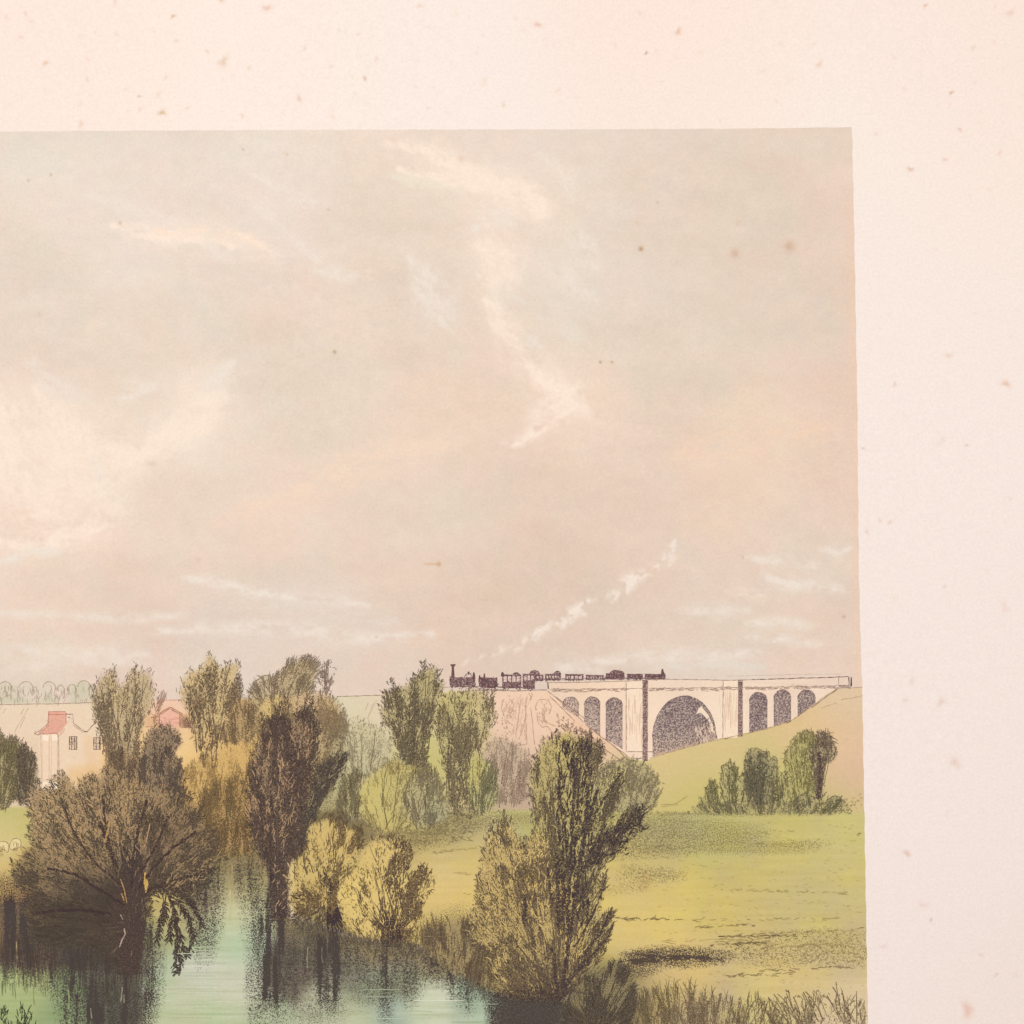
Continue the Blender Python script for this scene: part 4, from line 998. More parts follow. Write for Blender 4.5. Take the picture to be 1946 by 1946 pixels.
# fan tree in the middle
p, b = tree("printed_tree", "tall spreading tree with two bare stems above the orange bank")
F2 = [(384,1458),(374,1425),(366,1395),(357,1362),(344,1330),(337,1312),(348,1304),(344,1290),(352,1284),(360,1270),(372,1272),(380,1270),(389,1260),(392,1238),(402,1246),(412,1256),(420,1272),(428,1275),(434,1260),(452,1256),(456,1276),(450,1290),(460,1308),(456,1328),(448,1352),(428,1380),(420,1415),(412,1458)]
lobe(p, F2, [(380,1500),(410,1500)], (214,182,124), .18, 60, 8, 1.4, 40, (94,72,58), br=b, bw=1.8, dark=lambda x, y: .4 + .9 * np.clip((x - 390) / 40, 0, 1) * np.clip((y - 1290) / 40, 0, 1) * np.clip((1400 - y) / 40, 0, 1), dtone=(.5,.95), hook=1.6, tint=[(415,1275,16,(222,190,134),.6),(400,1420,20,(226,182,112),.7)], tufts=(30,58,8), light=30, lw=1.9)
def d(b=b):
    for q in ([(366,1352),(372,1400),(374,1430)],[(363,1355),(368,1395)],[(376,1350),(380,1400),(384,1440),(387,1458)],[(396,1340),(398,1380),(402,1430),(404,1460)],[(404,1350),(408,1380),(413,1414)],[(420,1380),(414,1398),(412,1414)],[(428,1370),(420,1395),(418,1412)],[(392,1390),(389,1410),(384,1420)],[(386,1430),(388,1458)],[(392,1428),(390,1450)],[(412,1415),(410,1450),(406,1462)]): line(b, q, 2.4, .85, (92,68,56))
later(d)
p, b = tree("printed_bush", "olive brown leafy screen between the bare stemmed tree and the round tan bush", "branches")
lobe(p, [(424,1420),(428,1370),(440,1345),(452,1330),(466,1322),(478,1330),(486,1360),(482,1400),(470,1418),(450,1412)], [(455,1520)], (192,156,104), .34, 130, 8, 1.5, 16, (104,80,60), br=b, dtone=(.5,.9))
p, b = tree("printed_bush", "brown undergrowth between the cream house and the dark round headed bush", "branches")
lobe(p, [(196,1500),(200,1450),(214,1430),(240,1424),(268,1436),(280,1480),(270,1520),(210,1520)], [(240,1640)], (176,142,100), .5, 200, 9, 1.6, 24, (88,70,58), br=b, dtone=(.55,.95))
p, b = tree("printed_bush", "hazy pale olive thicket in the gap right of the round tan bush")
lobe(p, [(640,1540),(646,1450),(655,1400),(668,1372),(690,1366),(716,1380),(736,1400),(752,1440),(756,1500),(740,1560),(660,1560)], [(690,1680)], (206,194,150), .16, 260, 8, 1.3, 24, (140,122,94), br=b, dtone=(.4,.7), dark=lerpy(.5, 1.3, 1400, 1520), bl=8, light=40)
# orange ground bushes beneath it
p, b = tree("printed_bush", "low orange brown bushes along the bank under the spreading tree", "branches")
lobe(p, [(350,1500),(352,1450),(370,1448),(400,1440),(425,1418),(436,1412),(452,1412),(470,1408),(490,1420),(486,1500),(480,1560),(400,1560),(350,1540)], [(380,1900),(420,1900),(460,1900)], (222,176,100), .20, 420, 8, 1.4, 20, (140,104,62), br=b, dtone=(.35,.7), own=True, dark=lerpy(.5, 1.2, 1420, 1540), tint=[(360,1440,20,(200,166,100),.5)])
p, b = tree("printed_bush", "olive brown streaky bush at the water's edge left of the dark tree", "branches")
lobe(p, [(380,1520),(398,1500),(412,1478),(424,1482),(432,1490),(446,1478),(460,1468),(480,1474),(486,1560),(490,1620),(440,1628),(380,1640),(360,1600)], [(390,1900),(430,1900),(470,1900)], (186,144,84), .40, 350, 10, 1.5, 20, (94,74,50), br=b, dtone=(.5,.9), dark=lerpy(.6, 1.3, 1490, 1620), tufts=(30,40,8))
# bushes at far left
p, b = tree("printed_bush", "light olive rounded bush at the left edge", "branches")
lobe(p, [(-64,1380),(-10,1384),(4,1390),(10,1402),(22,1403),(34,1404),(42,1420),(44,1470),(40,1532),(-64,1536)], [(0,1560)], (176,160,104), .40, 520, 10, 1.5, 20, (92,80,56), br=b, dtone=(.5,.9), hook=1.6)
p, b = tree("printed_bush", "dark oval bush between the light bush and the white pilasters", "branches")
lobe(p, [(34,1440),(40,1424),(52,1418),(62,1428),(70,1446),(72,1470),(66,1500),(56,1524),(44,1534),(32,1526),(28,1480)], [(50,1560)], (150,134,98), .70, 260, 9, 1.7, 10, (84,72,60), br=b, dtone=(.6,1))
# grey trees under the viaduct
p, b = tree("printed_bush", "soft pinkish grey bush below the embankment")
lobe(p, [(912,1440),(922,1418),(938,1404),(960,1402),(975,1410),(992,1416),(1004,1430),(1012,1470),(1014,1522),(930,1526),(905,1520)], [(940,1700),(985,1700)], (210,180,150), .26, 340, 8, 1.3, 24, (140,114,98), br=b, dtone=(.35,.7), dark=lerpy(.35, 1.25, 1420, 1500))
p, b = tree("printed_bush", "grey green feathery bush at the foot of the hillside")
lobe(p, [(1120,1490),(1140,1462),(1160,1446),(1190,1442),(1216,1448),(1236,1462),(1250,1480),(1254,1510),(1240,1545),(1130,1545)], [(1150,1640),(1200,1640)], (194,178,124), .24, 340, 9, 1.4, 30, (112,98,76), br=b, dtone=(.45,.8))
# twin fan trees
p, b = tree("printed_tree", "right of the twin fan shaped trees, under the engine")
F4 = [(862,1545),(852,1500),(844,1450),(832,1405),(820,1370),(830,1340),(842,1322),(860,1312),(880,1318),(900,1310),(918,1318),(934,1328),(938,1350),(934,1385),(922,1410),(902,1428),(884,1450),(880,1480),(900,1505),(904,1532),(880,1545)]
lobe(p, F4, [(850,1640),(872,1660),(900,1620)], (200,182,120), .24, 100, 8, 1.5, 50, (92,76,62), br=b, bw=1.9, dark=lambda x, y: .35 + 1.0 * np.exp(-((x - 868) / 26) ** 2) * np.clip((y - 1340) / 60, 0, 1), dtone=(.5,.95), hook=1.4, light=50, lw=1.9, tint=[(850,1335,22,(208,190,114),.6),(915,1340,20,(222,200,140),.6)], tufts=(36,64,9))
p, b = tree("printed_tree", "left of the twin fan shaped trees, the taller and darker one")
F3 = [(778,1462),(762,1430),(744,1402),(730,1370),(717,1352),(728,1340),(728,1320),(740,1312),(755,1304),(766,1310),(780,1296),(796,1280),(808,1270),(822,1265),(832,1280),(834,1298),(844,1296),(842,1314),(830,1335),(824,1370),(812,1400),(806,1440),(814,1462)]
lobe(p, F3, [(776,1560),(800,1580)], (190,170,116), .34, 100, 8, 1.6, 46, (86,72,58), br=b, bw=1.9, dark=lambda x, y: .5 + .8 * np.clip((y - 1340) / 70, 0, 1), dtone=(.55,1), hook=1.6, light=46, lw=1.9, tint=[(800,1300,20,(190,176,120),.6)], tufts=(38,60,9))
# bushes below the twins
p, b = tree("printed_bush", "grey green leafy tuft right of the twin fan shaped trees", "branches")
lobe(p, [(884,1480),(894,1470),(896,1440),(912,1430),(926,1440),(940,1462),(948,1490),(944,1530),(920,1545),(890,1540)], [(905,1640)], (196,184,108), .22, 220, 9, 1.5, 16, (94,92,70), br=b, dtone=(.5,.9), dark=lerpy(.4, 1.4, 1470, 1520), tint=[(900,1465,16,(206,190,100),.8),(935,1510,18,(176,172,122),.8)])
p, b = tree("printed_bush", "bright yellow green rounded bush on the far bank", "branches")
lobe(p, [(670,1540),(676,1506),(690,1482),(712,1466),(744,1442),(772,1448),(800,1460),(824,1480),(846,1518),(852,1560),(820,1580),(740,1586),(700,1572)], [(725,1600),(740,1640)], (208,188,102), .12, 380, 9, 1.4, 24, (126,108,70), br=b, dtone=(.35,.75), dark=lambda x, y: .3 + 1.1 * np.clip((x - 736) / 50, 0, 1), tint=[(708,1505,24,(210,194,108),.7),(750,1450,14,(206,180,108),.6),(800,1520,34,(192,180,126),.8)], edge=1.8)
p, b = tree("printed_bush", "mixed grey and yellow bush under the twin fan shaped trees", "branches")
lobe(p, [(770,1490),(786,1468),(806,1458),(828,1466),(840,1490),(852,1530),(856,1556),(826,1570),(790,1574),(772,1540)], [(780,1680),(820,1680)], (190,176,122), .24, 300, 9, 1.5, 24, (108,94,74), br=b, dtone=(.45,.85), tint=[(830,1550,20,(176,172,130),.8)])
p, b = tree("printed_bush", "low dull olive bush left of the bright yellow green one", "branches")
lobe(p, [(640,1520),(654,1480),(672,1462),(690,1470),(682,1500),(680,1540),(690,1556),(640,1550)], [(668,1660)], (178,164,108), .42, 200, 9, 1.5, 16, (96,82,62), br=b, dtone=(.5,.9))
# small trees on the hillside
for lab, pl, rt, wc, tn, nd, ik in (
   ("smallest round bush at the left end of the hillside row", [(1326,1545),(1330,1520),(1342,1512),(1346,1490),(1354,1484),(1362,1492),(1364,1512),(1370,1530),(1366,1545)], (1350,1560), (180,170,104), .12, 70, (96,90,62)),
   ("egg shaped light tree left of the darkest hillside tree", [(1380,1545),(1372,1520),(1369,1490),(1372,1462),(1382,1448),(1394,1450),(1402,1464),(1402,1480),(1412,1470),(1420,1476),(1424,1510),(1420,1545)], (1395,1570), (186,174,112), .16, 150, (90,84,58)),
   ("darkest tree of the hillside row with a lobed top", [(1424,1545),(1416,1500),(1414,1450),(1420,1428),(1432,1420),(1444,1424),(1452,1430),(1462,1428),(1464,1446),(1470,1438),(1478,1444),(1476,1480),(1472,1520),(1466,1545)], (1444,1590), (162,150,106), .42, 280, (78,72,60)),
   ("slim light tree right of the darkest hillside tree", [(1482,1545),(1476,1510),(1478,1482),(1490,1464),(1500,1472),(1508,1490),(1506,1520),(1500,1545)], (1492,1570), (190,178,112), .14, 90, (92,86,58)),
   ("tall dome shaped light green tree of the hillside row", [(1500,1540),(1496,1480),(1490,1445),(1496,1425),(1508,1402),(1524,1390),(1540,1390),(1550,1400),(1552,1430),(1546,1460),(1548,1500),(1546,1540)], (1525,1570), (190,178,104), .12, 200, (118,110,66)),
   ("dark leaning tree with drooping fronds at the right end of the row", [(1534,1440),(1546,1412),(1552,1396),(1564,1390),(1576,1396),(1584,1412),(1590,1436),(1580,1448),(1566,1450),(1562,1490),(1564,1520),(1552,1524),(1548,1480),(1544,1446)], (1558,1480), (186,166,122), .32, 170, (84,70,62)),
   ("low dark scrub at the foot of the leaning tree", [(1500,1545),(1510,1520),(1530,1505),(1546,1514),(1556,1530),(1572,1522),(1590,1510),(1602,1530),(1598,1542),(1540,1548)], (1550,1580), (182,168,114), .34, 150, (80,74,58))):
    p, b = tree("printed_tree" if "bush" not in lab and "scrub" not in lab else "printed_bush", lab)
    p.floor = b.floor = 1549
    pr = lobe(p, pl, [(rt[0], rt[1] + 60)], wc, tn, nd, 8, 1.5, 12, ik, br=b, bw=1.7, dtone=(.5,.95), amp=1.2, hook=1.8, spread=.5, dark=lerpy(.75, 1.2, min(q[1] for q in pl), 1545))
    def d(p=p, pl=pl, ik=ik):
        q = smooth(pl, 1); line(p, q[len(q) // 8:-len(q) // 8], 1.6, .75, ik, jit=1.6)
    later(d)
p, b2 = tree("printed_bush", "low continuous scrub trailing along the foot of the hillside tree row", "branches")
p.floor = b2.floor = 1549
lobe(p, [(1308,1546),(1320,1532),(1344,1524),(1366,1530),(1400,1526),(1440,1532),(1486,1524),(1520,1532),(1560,1526),(1596,1520),(1620,1532),(1612,1546),(1460,1549)], [(1400,1700),(1500,1700)], (186,172,112), .26, 260, 7, 1.5, 10, (88,82,60), br=b2, dtone=(.45,.9), amp=1.6, plume=7)
def d(b=b):
    line(b, [(1556,1430),(1560,1460),(1557,1500),(1554,1518)], 8, .9, (78,60,58), cull=False); line(b, [(1542,1440),(1544,1460),(1541,1478)], 2.4, .8, (88,74,58), cull=False)
    for k in range(22):
        strokes(b, curl([rng.uniform(1552, 1570)], [rng.uniform(1396, 1420)], rng.uniform(-.6, .6), rng.uniform(14, 30), rng.uniform(.8, 2), K=8), 1.5, rng.uniform(.6, .95), (78,62,58), cull=False)
later(d)

# the big dark tree in the middle
p, b = tree("printed_tree", "tall dark purple brown tree leaning over the river in the centre")
C1 = [(516,1745),(512,1690),(506,1640),(486,1606),(474,1580),(468,1550),(472,1500),(476,1450),(484,1420),(495,1400),(497,1378),(506,1362),(520,1356),(532,1346),(544,1356),(556,1378),(562,1352),(574,1342),(590,1344),(602,1366),(604,1400),(602,1430),(592,1456),(590,1490),(576,1540),(580,1580),(578,1615),(556,1640),(546,1680),(548,1745)]
lobe(p, C1, [(500,1800),(530,1820),(560,1800)], (164,130,100), .70, 260, 9, 1.8, 40, (74,58,56), br=b, bw=2.6, dark=lambda x, y: .82 + .35 * np.clip((y - 1400) / 150, 0, 1), dtone=(.7,1), light=200, lw=1.8, lc=1.1, tint=[(560,1480,22,(178,134,106),.6),(510,1400,20,(150,112,86),.6)], tufts=(60,74,9), edge=2.0)
C2 = [(566,1600),(578,1560),(592,1500),(600,1462),(616,1446),(640,1432),(656,1424),(660,1446),(650,1470),(640,1490),(622,1510),(600,1540),(590,1600)]
lobe(p, C2, [(560,1640)], (150,134,100), .48, 150, 9, 1.7, 30, (70,58,56), br=b, bw=2.2, dtone=(.7,1), dark=lerp(.8, 1.2, 580, 640), light=24, tufts=(26,36,7))
def d(b=b):
    for q in ([(590,1560),(606,1520),(632,1480),(652,1440)],[(584,1570),(600,1530),(618,1500)],[(560,1560),(558,1620),(548,1680)],[(545,1540),(548,1600),(540,1660)]): line(b, q, 3.6, .95, (66,52,56), cull=True)
    flat(b, [(512,1640),(540,1640),(546,1690),(544,1745),(512,1745)], (120,100,84), .93, (66,52,56), z=Z_FLAT)
later(d)
# yellow pollards
p, b = tree("printed_willow", "bright yellow pollard willow standing on the bank, the left one of two")
Y1 = [(606,1730),(570,1740),(546,1730),(548,1700),(544,1670),(548,1640),(570,1625),(580,1612),(580,1580),(594,1562),(612,1552),(630,1550),(650,1556),(660,1570),(680,1576),(690,1592),(690,1620),(672,1650),(660,1680),(650,1720),(640,1735)]
lobe(p, Y1, [(610,1790),(630,1800)], (224,192,114), .07, 420, 8, 1.6, 10, (96,72,52), br=b, bw=2.0, dark=lambda x, y: .12 + 1.1 * np.clip((x - 612) / 46, 0, 1) + .9 * np.clip((y - 1690) / 30, 0, 1), dtone=(.55,1), hook=1.2, tint=[(640,1600,24,(222,186,110),.5),(590,1720,24,(180,150,90),.6)], tufts=(30,26,7), pa=3, gray=.1, lc=1.02, light=160, lw=2, edge=1.6)
def d(b=b, p=p):
    flat(b, [(622,1696),(636,1694),(640,1715),(650,1745),(654,1772),(620,1775),(620,1740),(622,1715)], (110,92,74), .95, (66,52,54), z=Z_FLAT)
    n = 70; a = rng.uniform(-2.7, -.5, n); r0 = rng.uniform(4, 20, n)
    strokes(b, curl(628 + r0 * np.cos(a), 1698 + r0 * np.sin(a), a, rng.uniform(10, 34, n), rng.normal(0, .4, n), K=7), rng.uniform(1.4, 2.8, n), .95, (70,54,52), prof=np.linspace(1, .3, 7))
    n = 150; x = rng.uniform(560, 620, n); y = rng.uniform(1694, 1748, n)
    strokes(p, curl(x, y, math.pi + np.arctan2(y - 1705, 628 - x) * -1 + rng.normal(0, .4, n), rng.uniform(8, 18, n), rng.normal(.4, .9, n)), 1.8, .9, (76,60,54))
later(d)
p, b = tree("printed_willow", "bright yellow pollard willow with thin upright shoots, the right one of two")
Y2 = [(720,1790),(680,1782),(660,1770),(650,1740),(642,1715),(642,1692),(656,1672),(670,1650),(684,1620),(696,1600),(712,1592),(740,1590),(764,1598),(784,1606),(778,1630),(770,1650),(758,1700),(770,1690),(790,1660),(806,1645),(818,1652),(826,1680),(806,1710),(796,1745),(784,1780),(756,1792)]
lobe(p, Y2, [(720,1860),(746,1880),(770,1860)], (226,194,116), .09, 440, 8, 1.7, 16, (92,68,54), br=b, bw=2.2, dark=lambda x, y: .15 + 1.0 * np.clip((x - 718) / 40, 0, 1), dtone=(.6,1), hook=1.2, tint=[(670,1700,30,(236,206,116),.5),(790,1720,24,(218,184,112),.6)], light=160, lw=2.0, tufts=(36,32,8), pa=3, gray=.1, lc=1.02, edge=1.6)
def d(b=b, p=p):
    flat(b, [(728,1768),(764,1768),(768,1785),(760,1800),(726,1800),(722,1785)], (110,92,74), .93, (66,52,54), z=Z_FLAT)
    n = 80; a = rng.uniform(-2.5, -.7, n); r0 = rng.uniform(6, 26, n)
    strokes(b, curl(744 + r0 * np.cos(a), 1782 + r0 * np.sin(a), a, rng.uniform(14, 56, n), rng.normal(0, .4, n), K=7), rng.uniform(1.6, 3, n), .95, (70,54,52), prof=np.linspace(1, .3, 7))
    n = 160; x = rng.uniform(738, 785, n); y = rng.uniform(1608, 1730, n); k = x > 738 + (1730 - y) * .08
    strokes(p, curl(x[k], y[k], -1.35 + rng.normal(0, .25, k.sum()), rng.uniform(8, 20, k.sum()), rng.normal(0, .8, k.sum())), 1.9, .9, (78,60,54))
later(d)
# reeds on the far bank
p = part("printed_reeds", "dark upright reeds between the yellow willows and the near willow"); p2 = p
RD = [(800,1800),(806,1770),(822,1758),(850,1750),(880,1742),(900,1760),(930,1850),(930,1885),(880,1860),(840,1835)]
lobe(p, RD, [(860,2200)], (170,146,96), .45, 300, 18, 1.5, 0, (84,66,56), spread=.12, hook=.3, dtone=(.5,.95), dark=lerpy(.4, 1.4, 1750, 1860), bl=8, edge=.3)

def d():
    n = 520; x = rng.uniform(560, 930, n); y = np.interp(x, [560,640,700,760,800,860,905,930], [1750,1768,1782,1786,1796,1818,1862,1880]) + rng.normal(0, 9, n)
    strokes(river, curl(x, y, math.pi / 2 + rng.normal(0, .3, n), rng.uniform(6, 22, n), rng.normal(0, .5, n)), 1.9, rng.uniform(.5, .95, n), (80,70,60))
    n = 260; x = rng.uniform(650, 930, n); y = np.interp(x, [650,700,760,800,860,905,930], [1770,1780,1784,1794,1812,1856,1876]) + rng.normal(-6, 7, n)
    strokes(meadow, curl(x, y, -math.pi / 2 + rng.normal(0, .4, n), rng.uniform(6, 20, n), rng.normal(0, .6, n)), 1.7, rng.uniform(.5, .9, n), (92,78,58))
later(d)
# near willow at the right
p, b = tree("printed_willow", "large foreground willow with dark stems at the river corner, right of the reeds")
W1 = [(1012,1640),(1014,1600),(1010,1560),(1014,1520),(1004,1490),(1008,1452),(1014,1446),(1028,1412),(1044,1400),(1062,1392),(1084,1388),(1104,1392),(1124,1404),(1142,1412),(1146,1432),(1138,1460),(1124,1480),(1120,1520),(1112,1580),(1100,1640),(1080,1700),(1040,1700)]
lobe(p, W1, [(1060,1860),(1080,1860)], (194,174,104), .24, 260, 9, 1.6, 34, (82,66,56), br=b, bw=2.4, dark=lambda x, y: .28 + 1.0 * np.clip((x - 1085) / 34, 0, 1) + .3 * np.clip((y - 1560) / 60, 0, 1), dtone=(.55,1), light=200, lw=1.8, tint=[(1070,1440,26,(196,178,104),.6),(1130,1430,16,(160,140,110),.6),(1050,1560,24,(190,170,110),.5)], tufts=(46,44,9), edge=1.6)
W8 = [(1096,1640),(1108,1580),(1120,1530),(1134,1496),(1152,1474),(1176,1458),(1188,1464),(1186,1486),(1170,1520),(1150,1560),(1128,1600),(1112,1650)]
lobe(p, W8, [(1092,1790)], (186,172,110), .26, 220, 9, 1.7, 26, (78,62,56), br=b, bw=2.2, dtone=(.6,1), light=160, lw=1.8, tufts=(20,40,6))
W2 = [(1092,1700),(1104,1640),(1126,1606),(1150,1580),(1180,1560),(1206,1540),(1222,1545),(1214,1572),(1190,1602),(1160,1626),(1140,1650),(1128,1680),(1136,1690),(1110,1760)]
lobe(p, W2, [(1080,1800)], (172,156,104), .44, 260, 9, 1.8, 30, (78,62,56), br=b, bw=2.6, dtone=(.6,1), dark=lambda x, y: .55 + .75 * np.clip((y - 1530) / 50, 0, 1), light=110, lw=1.8, tufts=(30,34,7), edge=2.0)
W3 = [(1110,1800),(1118,1760),(1122,1720),(1132,1690),(1146,1668),(1152,1672),(1148,1696),(1136,1730),(1150,1738),(1160,1728),(1168,1745),(1158,1774),(1146,1800),(1130,1840),(1100,1850)]
lobe(p, W3, [(1086,1870)], (200,176,108), .22, 80, 9, 1.7, 20, (80,62,56), br=b, bw=2.2, dtone=(.65,1), tufts=(16,40,7))
W4 = [(1000,1890),(960,1884),(936,1870),(930,1840),(920,1810),(898,1790),(888,1760),(896,1730),(908,1710),(906,1680),(914,1650),(912,1630),(924,1600),(922,1580),(940,1560),(958,1552),(974,1562),(980,1590),(1000,1596),(1020,1580),(1040,1590),(1056,1640),(1090,1700),(1110,1760),(1120,1840),(1100,1890)]
lobe(p, W4, [(1040,1960),(1070,1960)], (208,178,112), .28, 640, 8, 1.8, 30, (82,64,56), br=b, bw=2.2, dtone=(.55,1), dark=lambda x, y: .55 + .55 * np.clip((y - 1740) / 120, 0, 1) + .3 * np.exp(-((x - 975) / 22) ** 2), light=520, lw=1.8, tint=[(1000,1690,34,(208,176,106),.6),(960,1780,40,(186,158,102),.4),(1040,1860,30,(130,112,84),.6)], tufts=(110,34,10), edge=1.8, plume=11, pa=2.2, gray=.06)
def d(b=b):
    I = (64, 50, 54)
    for q, wd in (([(1068,1880),(1074,1840),(1082,1790),(1092,1720),(1102,1650),(1112,1580),(1116,1520)],9),([(1092,1740),(1098,1680),(1104,1620),(1118,1560),(1136,1500)],7),([(1104,1660),(1130,1620),(1160,1590),(1200,1556),(1220,1548)],7),([(1064,1760),(1062,1720),(1060,1670),(1056,1640)],8),([(1052,1720),(1044,1690),(1042,1650)],6),([(1078,1780),(1080,1720),(1084,1640),(1088,1570),(1092,1480),(1098,1440)],7),
                  ([(1100,1560),(1098,1510),(1100,1460)],4),([(1120,1580),(1140,1530),(1166,1490),(1180,1470)],4),([(1090,1800),(1110,1770),(1130,1730),(1146,1690),(1150,1672)],4),([(1096,1830),(1120,1800),(1146,1764),(1160,1732)],6),([(1100,1835),(1130,1810),(1156,1780),(1166,1752)],5),([(1070,1880),(1096,1845),(1120,1826)],12),([(1104,1610),(1136,1600),(1176,1570)],5),([(1060,1890),(1056,1850),(1050,1800)],7),([(995,1755),(1000,1725),(996,1700)],9),([(1078,1640),(1074,1600),(1076,1560)],4),([(1068,1660),(1072,1700),(1070,1750)],9)):
        line(b, q, wd, .9, I, jit=1.6, z0=Z_INK + 104e-6)
    n = 340; x = rng.uniform(1056, 1124, n); y = rng.uniform(1420, 1770, n)
    strokes(b, curl(x, y, -1.45 + rng.normal(0, .25, n), rng.uniform(10, 26, n), rng.normal(0, .5, n)), rng.uniform(1.8, 3.4, n), .95, I, z0=Z_INK + 90e-6, zr=14e-6)
    n = 170; x = rng.uniform(1120, 1222, n); y = 1640 - (x - 1110) * .78 + rng.normal(0, 16, n)
    strokes(b, curl(x, y, -.8 + rng.normal(0, .5, n), rng.uniform(8, 18, n), rng.normal(0, .8, n)), rng.uniform(1.8, 3.2, n), .95, I, z0=Z_INK + 90e-6, zr=14e-6)
    n = 200; x = rng.normal(1040, 42, n); y = rng.normal(1884, 9, n)
    strokes(b, curl(x, y, rng.uniform(0, 6.28, n), rng.uniform(6, 14, n), rng.normal(0, .8, n)), 2.2, .9, I)
later(d)
# lower right scrub and reeds
p, b = tree("printed_bush", "dark scrubby bush in the bottom right foreground next to the near willow", "branches")
lobe(p, [(1070,2000),(1076,1910),(1092,1880),(1110,1862),(1140,1850),(1160,1830),(1176,1826),(1192,1840),(1200,1870),(1212,1910),(1220,2000)], [(1130,2000)], (146,130,90), .52, 900, 10, 1.9, 30, (70,58,54), br=b, dtone=(.6,1), tint=[(1150,1870,24,(166,148,100),.6)])
p = part("printed_reeds", "tall sketchy reeds along the bottom right edge of the meadow")
lobe(p, [(1200,2000),(1206,1910),(1230,1890),(1300,1880),(1350,1884),(1362,1905),(1420,1912),(1450,1898),(1500,1905),(1560,1900),(1600,1905),(1652,1910),(1652,2000)], [(1420,3400)], None, .22, 380, 20, 1.6, 0, (92,76,58), spread=.22, hook=.7, dtone=(.45,.9), dark=lerp(1.5, .4, 1200, 1520), edge=.3, bl=8, clump=1.2)
def d(p=p):
    I = (96, 76, 60)
    for x, y, L, n, ang in ((1250,1890,50,6,-1.5),(1330,1896,60,14,-1.55),(1345,1890,60,12,-1.5),(1310,1900,50,10,-1.6),(1440,1900,50,6,-1.2),(1470,1890,60,5,-1.9),(1500,1880,60,8,-2.0),(1530,1882,70,8,-2.0),(1560,1880,60,6,-2.0),(1600,1875,60,8,-1.9),(1625,1890,50,4,-2.0),(1400,1915,44,14,-1.3),(1480,1920,50,14,-1.9),(1550,1925,50,8,-1.9),(1620,1930,40,6,-2.1)):
        xx = x + rng.normal(0, 7, n); yy = y + L + rng.normal(0, 6, n)
        strokes(p, curl(xx, yy, ang + rng.normal(0, .14, n), L * rng.uniform(.6, 1.1, n), rng.normal(-.2, .5, n), K=8), rng.uniform(1.3, 2.3, n), rng.uniform(.6, .95, n), I, prof=np.linspace(.7, 1, 8))
        m = n * 2
        strokes(p, curl(x + rng.normal(0, 9, m), y + rng.uniform(0, L, m), ang + math.pi + rng.normal(0, .5, m), rng.uniform(4, 9, m), rng.normal(0, 1, m)), 2, rng.uniform(.5, .9, m), I)
    # scratches across the meadow
    def scr(x0, x1, y0, y1, n, ik, tn=.6, wd=1.6, L=(5, 16)):
        x = rng.uniform(x0, x1, n); y = np.interp(x, [x0, x1], [y0, y1]) + rng.normal(0, 1.2, n)
        strokes(meadow, curl(x, y, rng.normal(-.04, .14, n), rng.uniform(*L, n), rng.normal(0, .5, n)), rng.uniform(.8, 1.2, n) * wd, np.clip(rng.normal(tn, .12, n), .2, 1), ik)
    G = (128, 108, 60); K = (104, 84, 58)
    scr(1160,1300,1746,1748,30,K,.7); scr(1300,1600,1748,1745,26,G,.45); scr(1360,1600,1690,1698,34,G,.4); scr(1320,1460,1762,1756,24,K,.6); scr(1360,1530,1780,1778,40,K,.75,2.2); scr(1340,1460,1796,1790,40,K,.7,1.9); scr(1420,1640,1775,1765,30,K,.5); scr(1260,1440,1790,1786,24,G,.5,1.2,(10,30))
    scr(1430,1600,1800,1795,20,K,.4,1.3,(12,40)); scr(1440,1610,1845,1837,30,K,.6); scr(1370,1500,1856,1850,24,K,.6,1.8); scr(1200,1300,1806,1802,24,K,.7,1.8,(3,8)); scr(1620,1640,1590,1584,6,K,.6,1.8,(4,8)); scr(1400,1560,1602,1606,20,G,.45); scr(1360,1500,1585,1580,16,G,.35)
    scr(880,960,1700,1694,16,G,.5); scr(860,920,1660,1664,12,G,.35); scr(820,900,1620,1612,20,G,.4); scr(1560,1630,1810,1812,14,K,.45,1.8,(3,6))
    n = 420; x = rng.uniform(1240, 1640, n); y = rng.uniform(1560, 1880, n)
    strokes(meadow, curl(x, y, rng.normal(0, .2, n), rng.uniform(3, 9, n), 0), 1.2, rng.uniform(.1, .35, n), G)
    n = 260; x = rng.uniform(700, 900, n); y = rng.uniform(1555, 1600, n)
    strokes(meadow, curl(x, y, rng.normal(0, .4, n), rng.uniform(3, 9, n), 0), 1.3, rng.uniform(.3, .7, n), (96,84,56))
later(d)

# the big willow at the left, in front of everything
p, b = tree("printed_willow", "huge dark brown willow overhanging the river at the left")
p.over = True
W5 = [(262,1500),(266,1440),(274,1420),(278,1400),(284,1388),(300,1378),(318,1376),(334,1386),(344,1400),(338,1416),(330,1424),(338,1440),(348,1462),(352,1500),(350,1560),(300,1600),(260,1580)]
dk1 = part("printed_bush", "dark purple bush with a rounded head above the huge willow")
dkb = part("branches", None, dk1, cells=False)
p.id, dk1.id = dk1.id, p.id; BYID[p.id] = p; BYID[dk1.id] = dk1; b.id = p.id; dkb.id = dk1.id
lobe(dk1, W5, [(290,1760)], (152,126,100), .52, 620, 8, 1.6, 16, (86,70,64), br=dkb, dtone=(.65,1), hook=1.8, spread=.6, dark=lerpy(.8, 1.15, 1380, 1500), amp=2, light=160, lw=1.5, tufts=(40,26,7), pa=2.5)
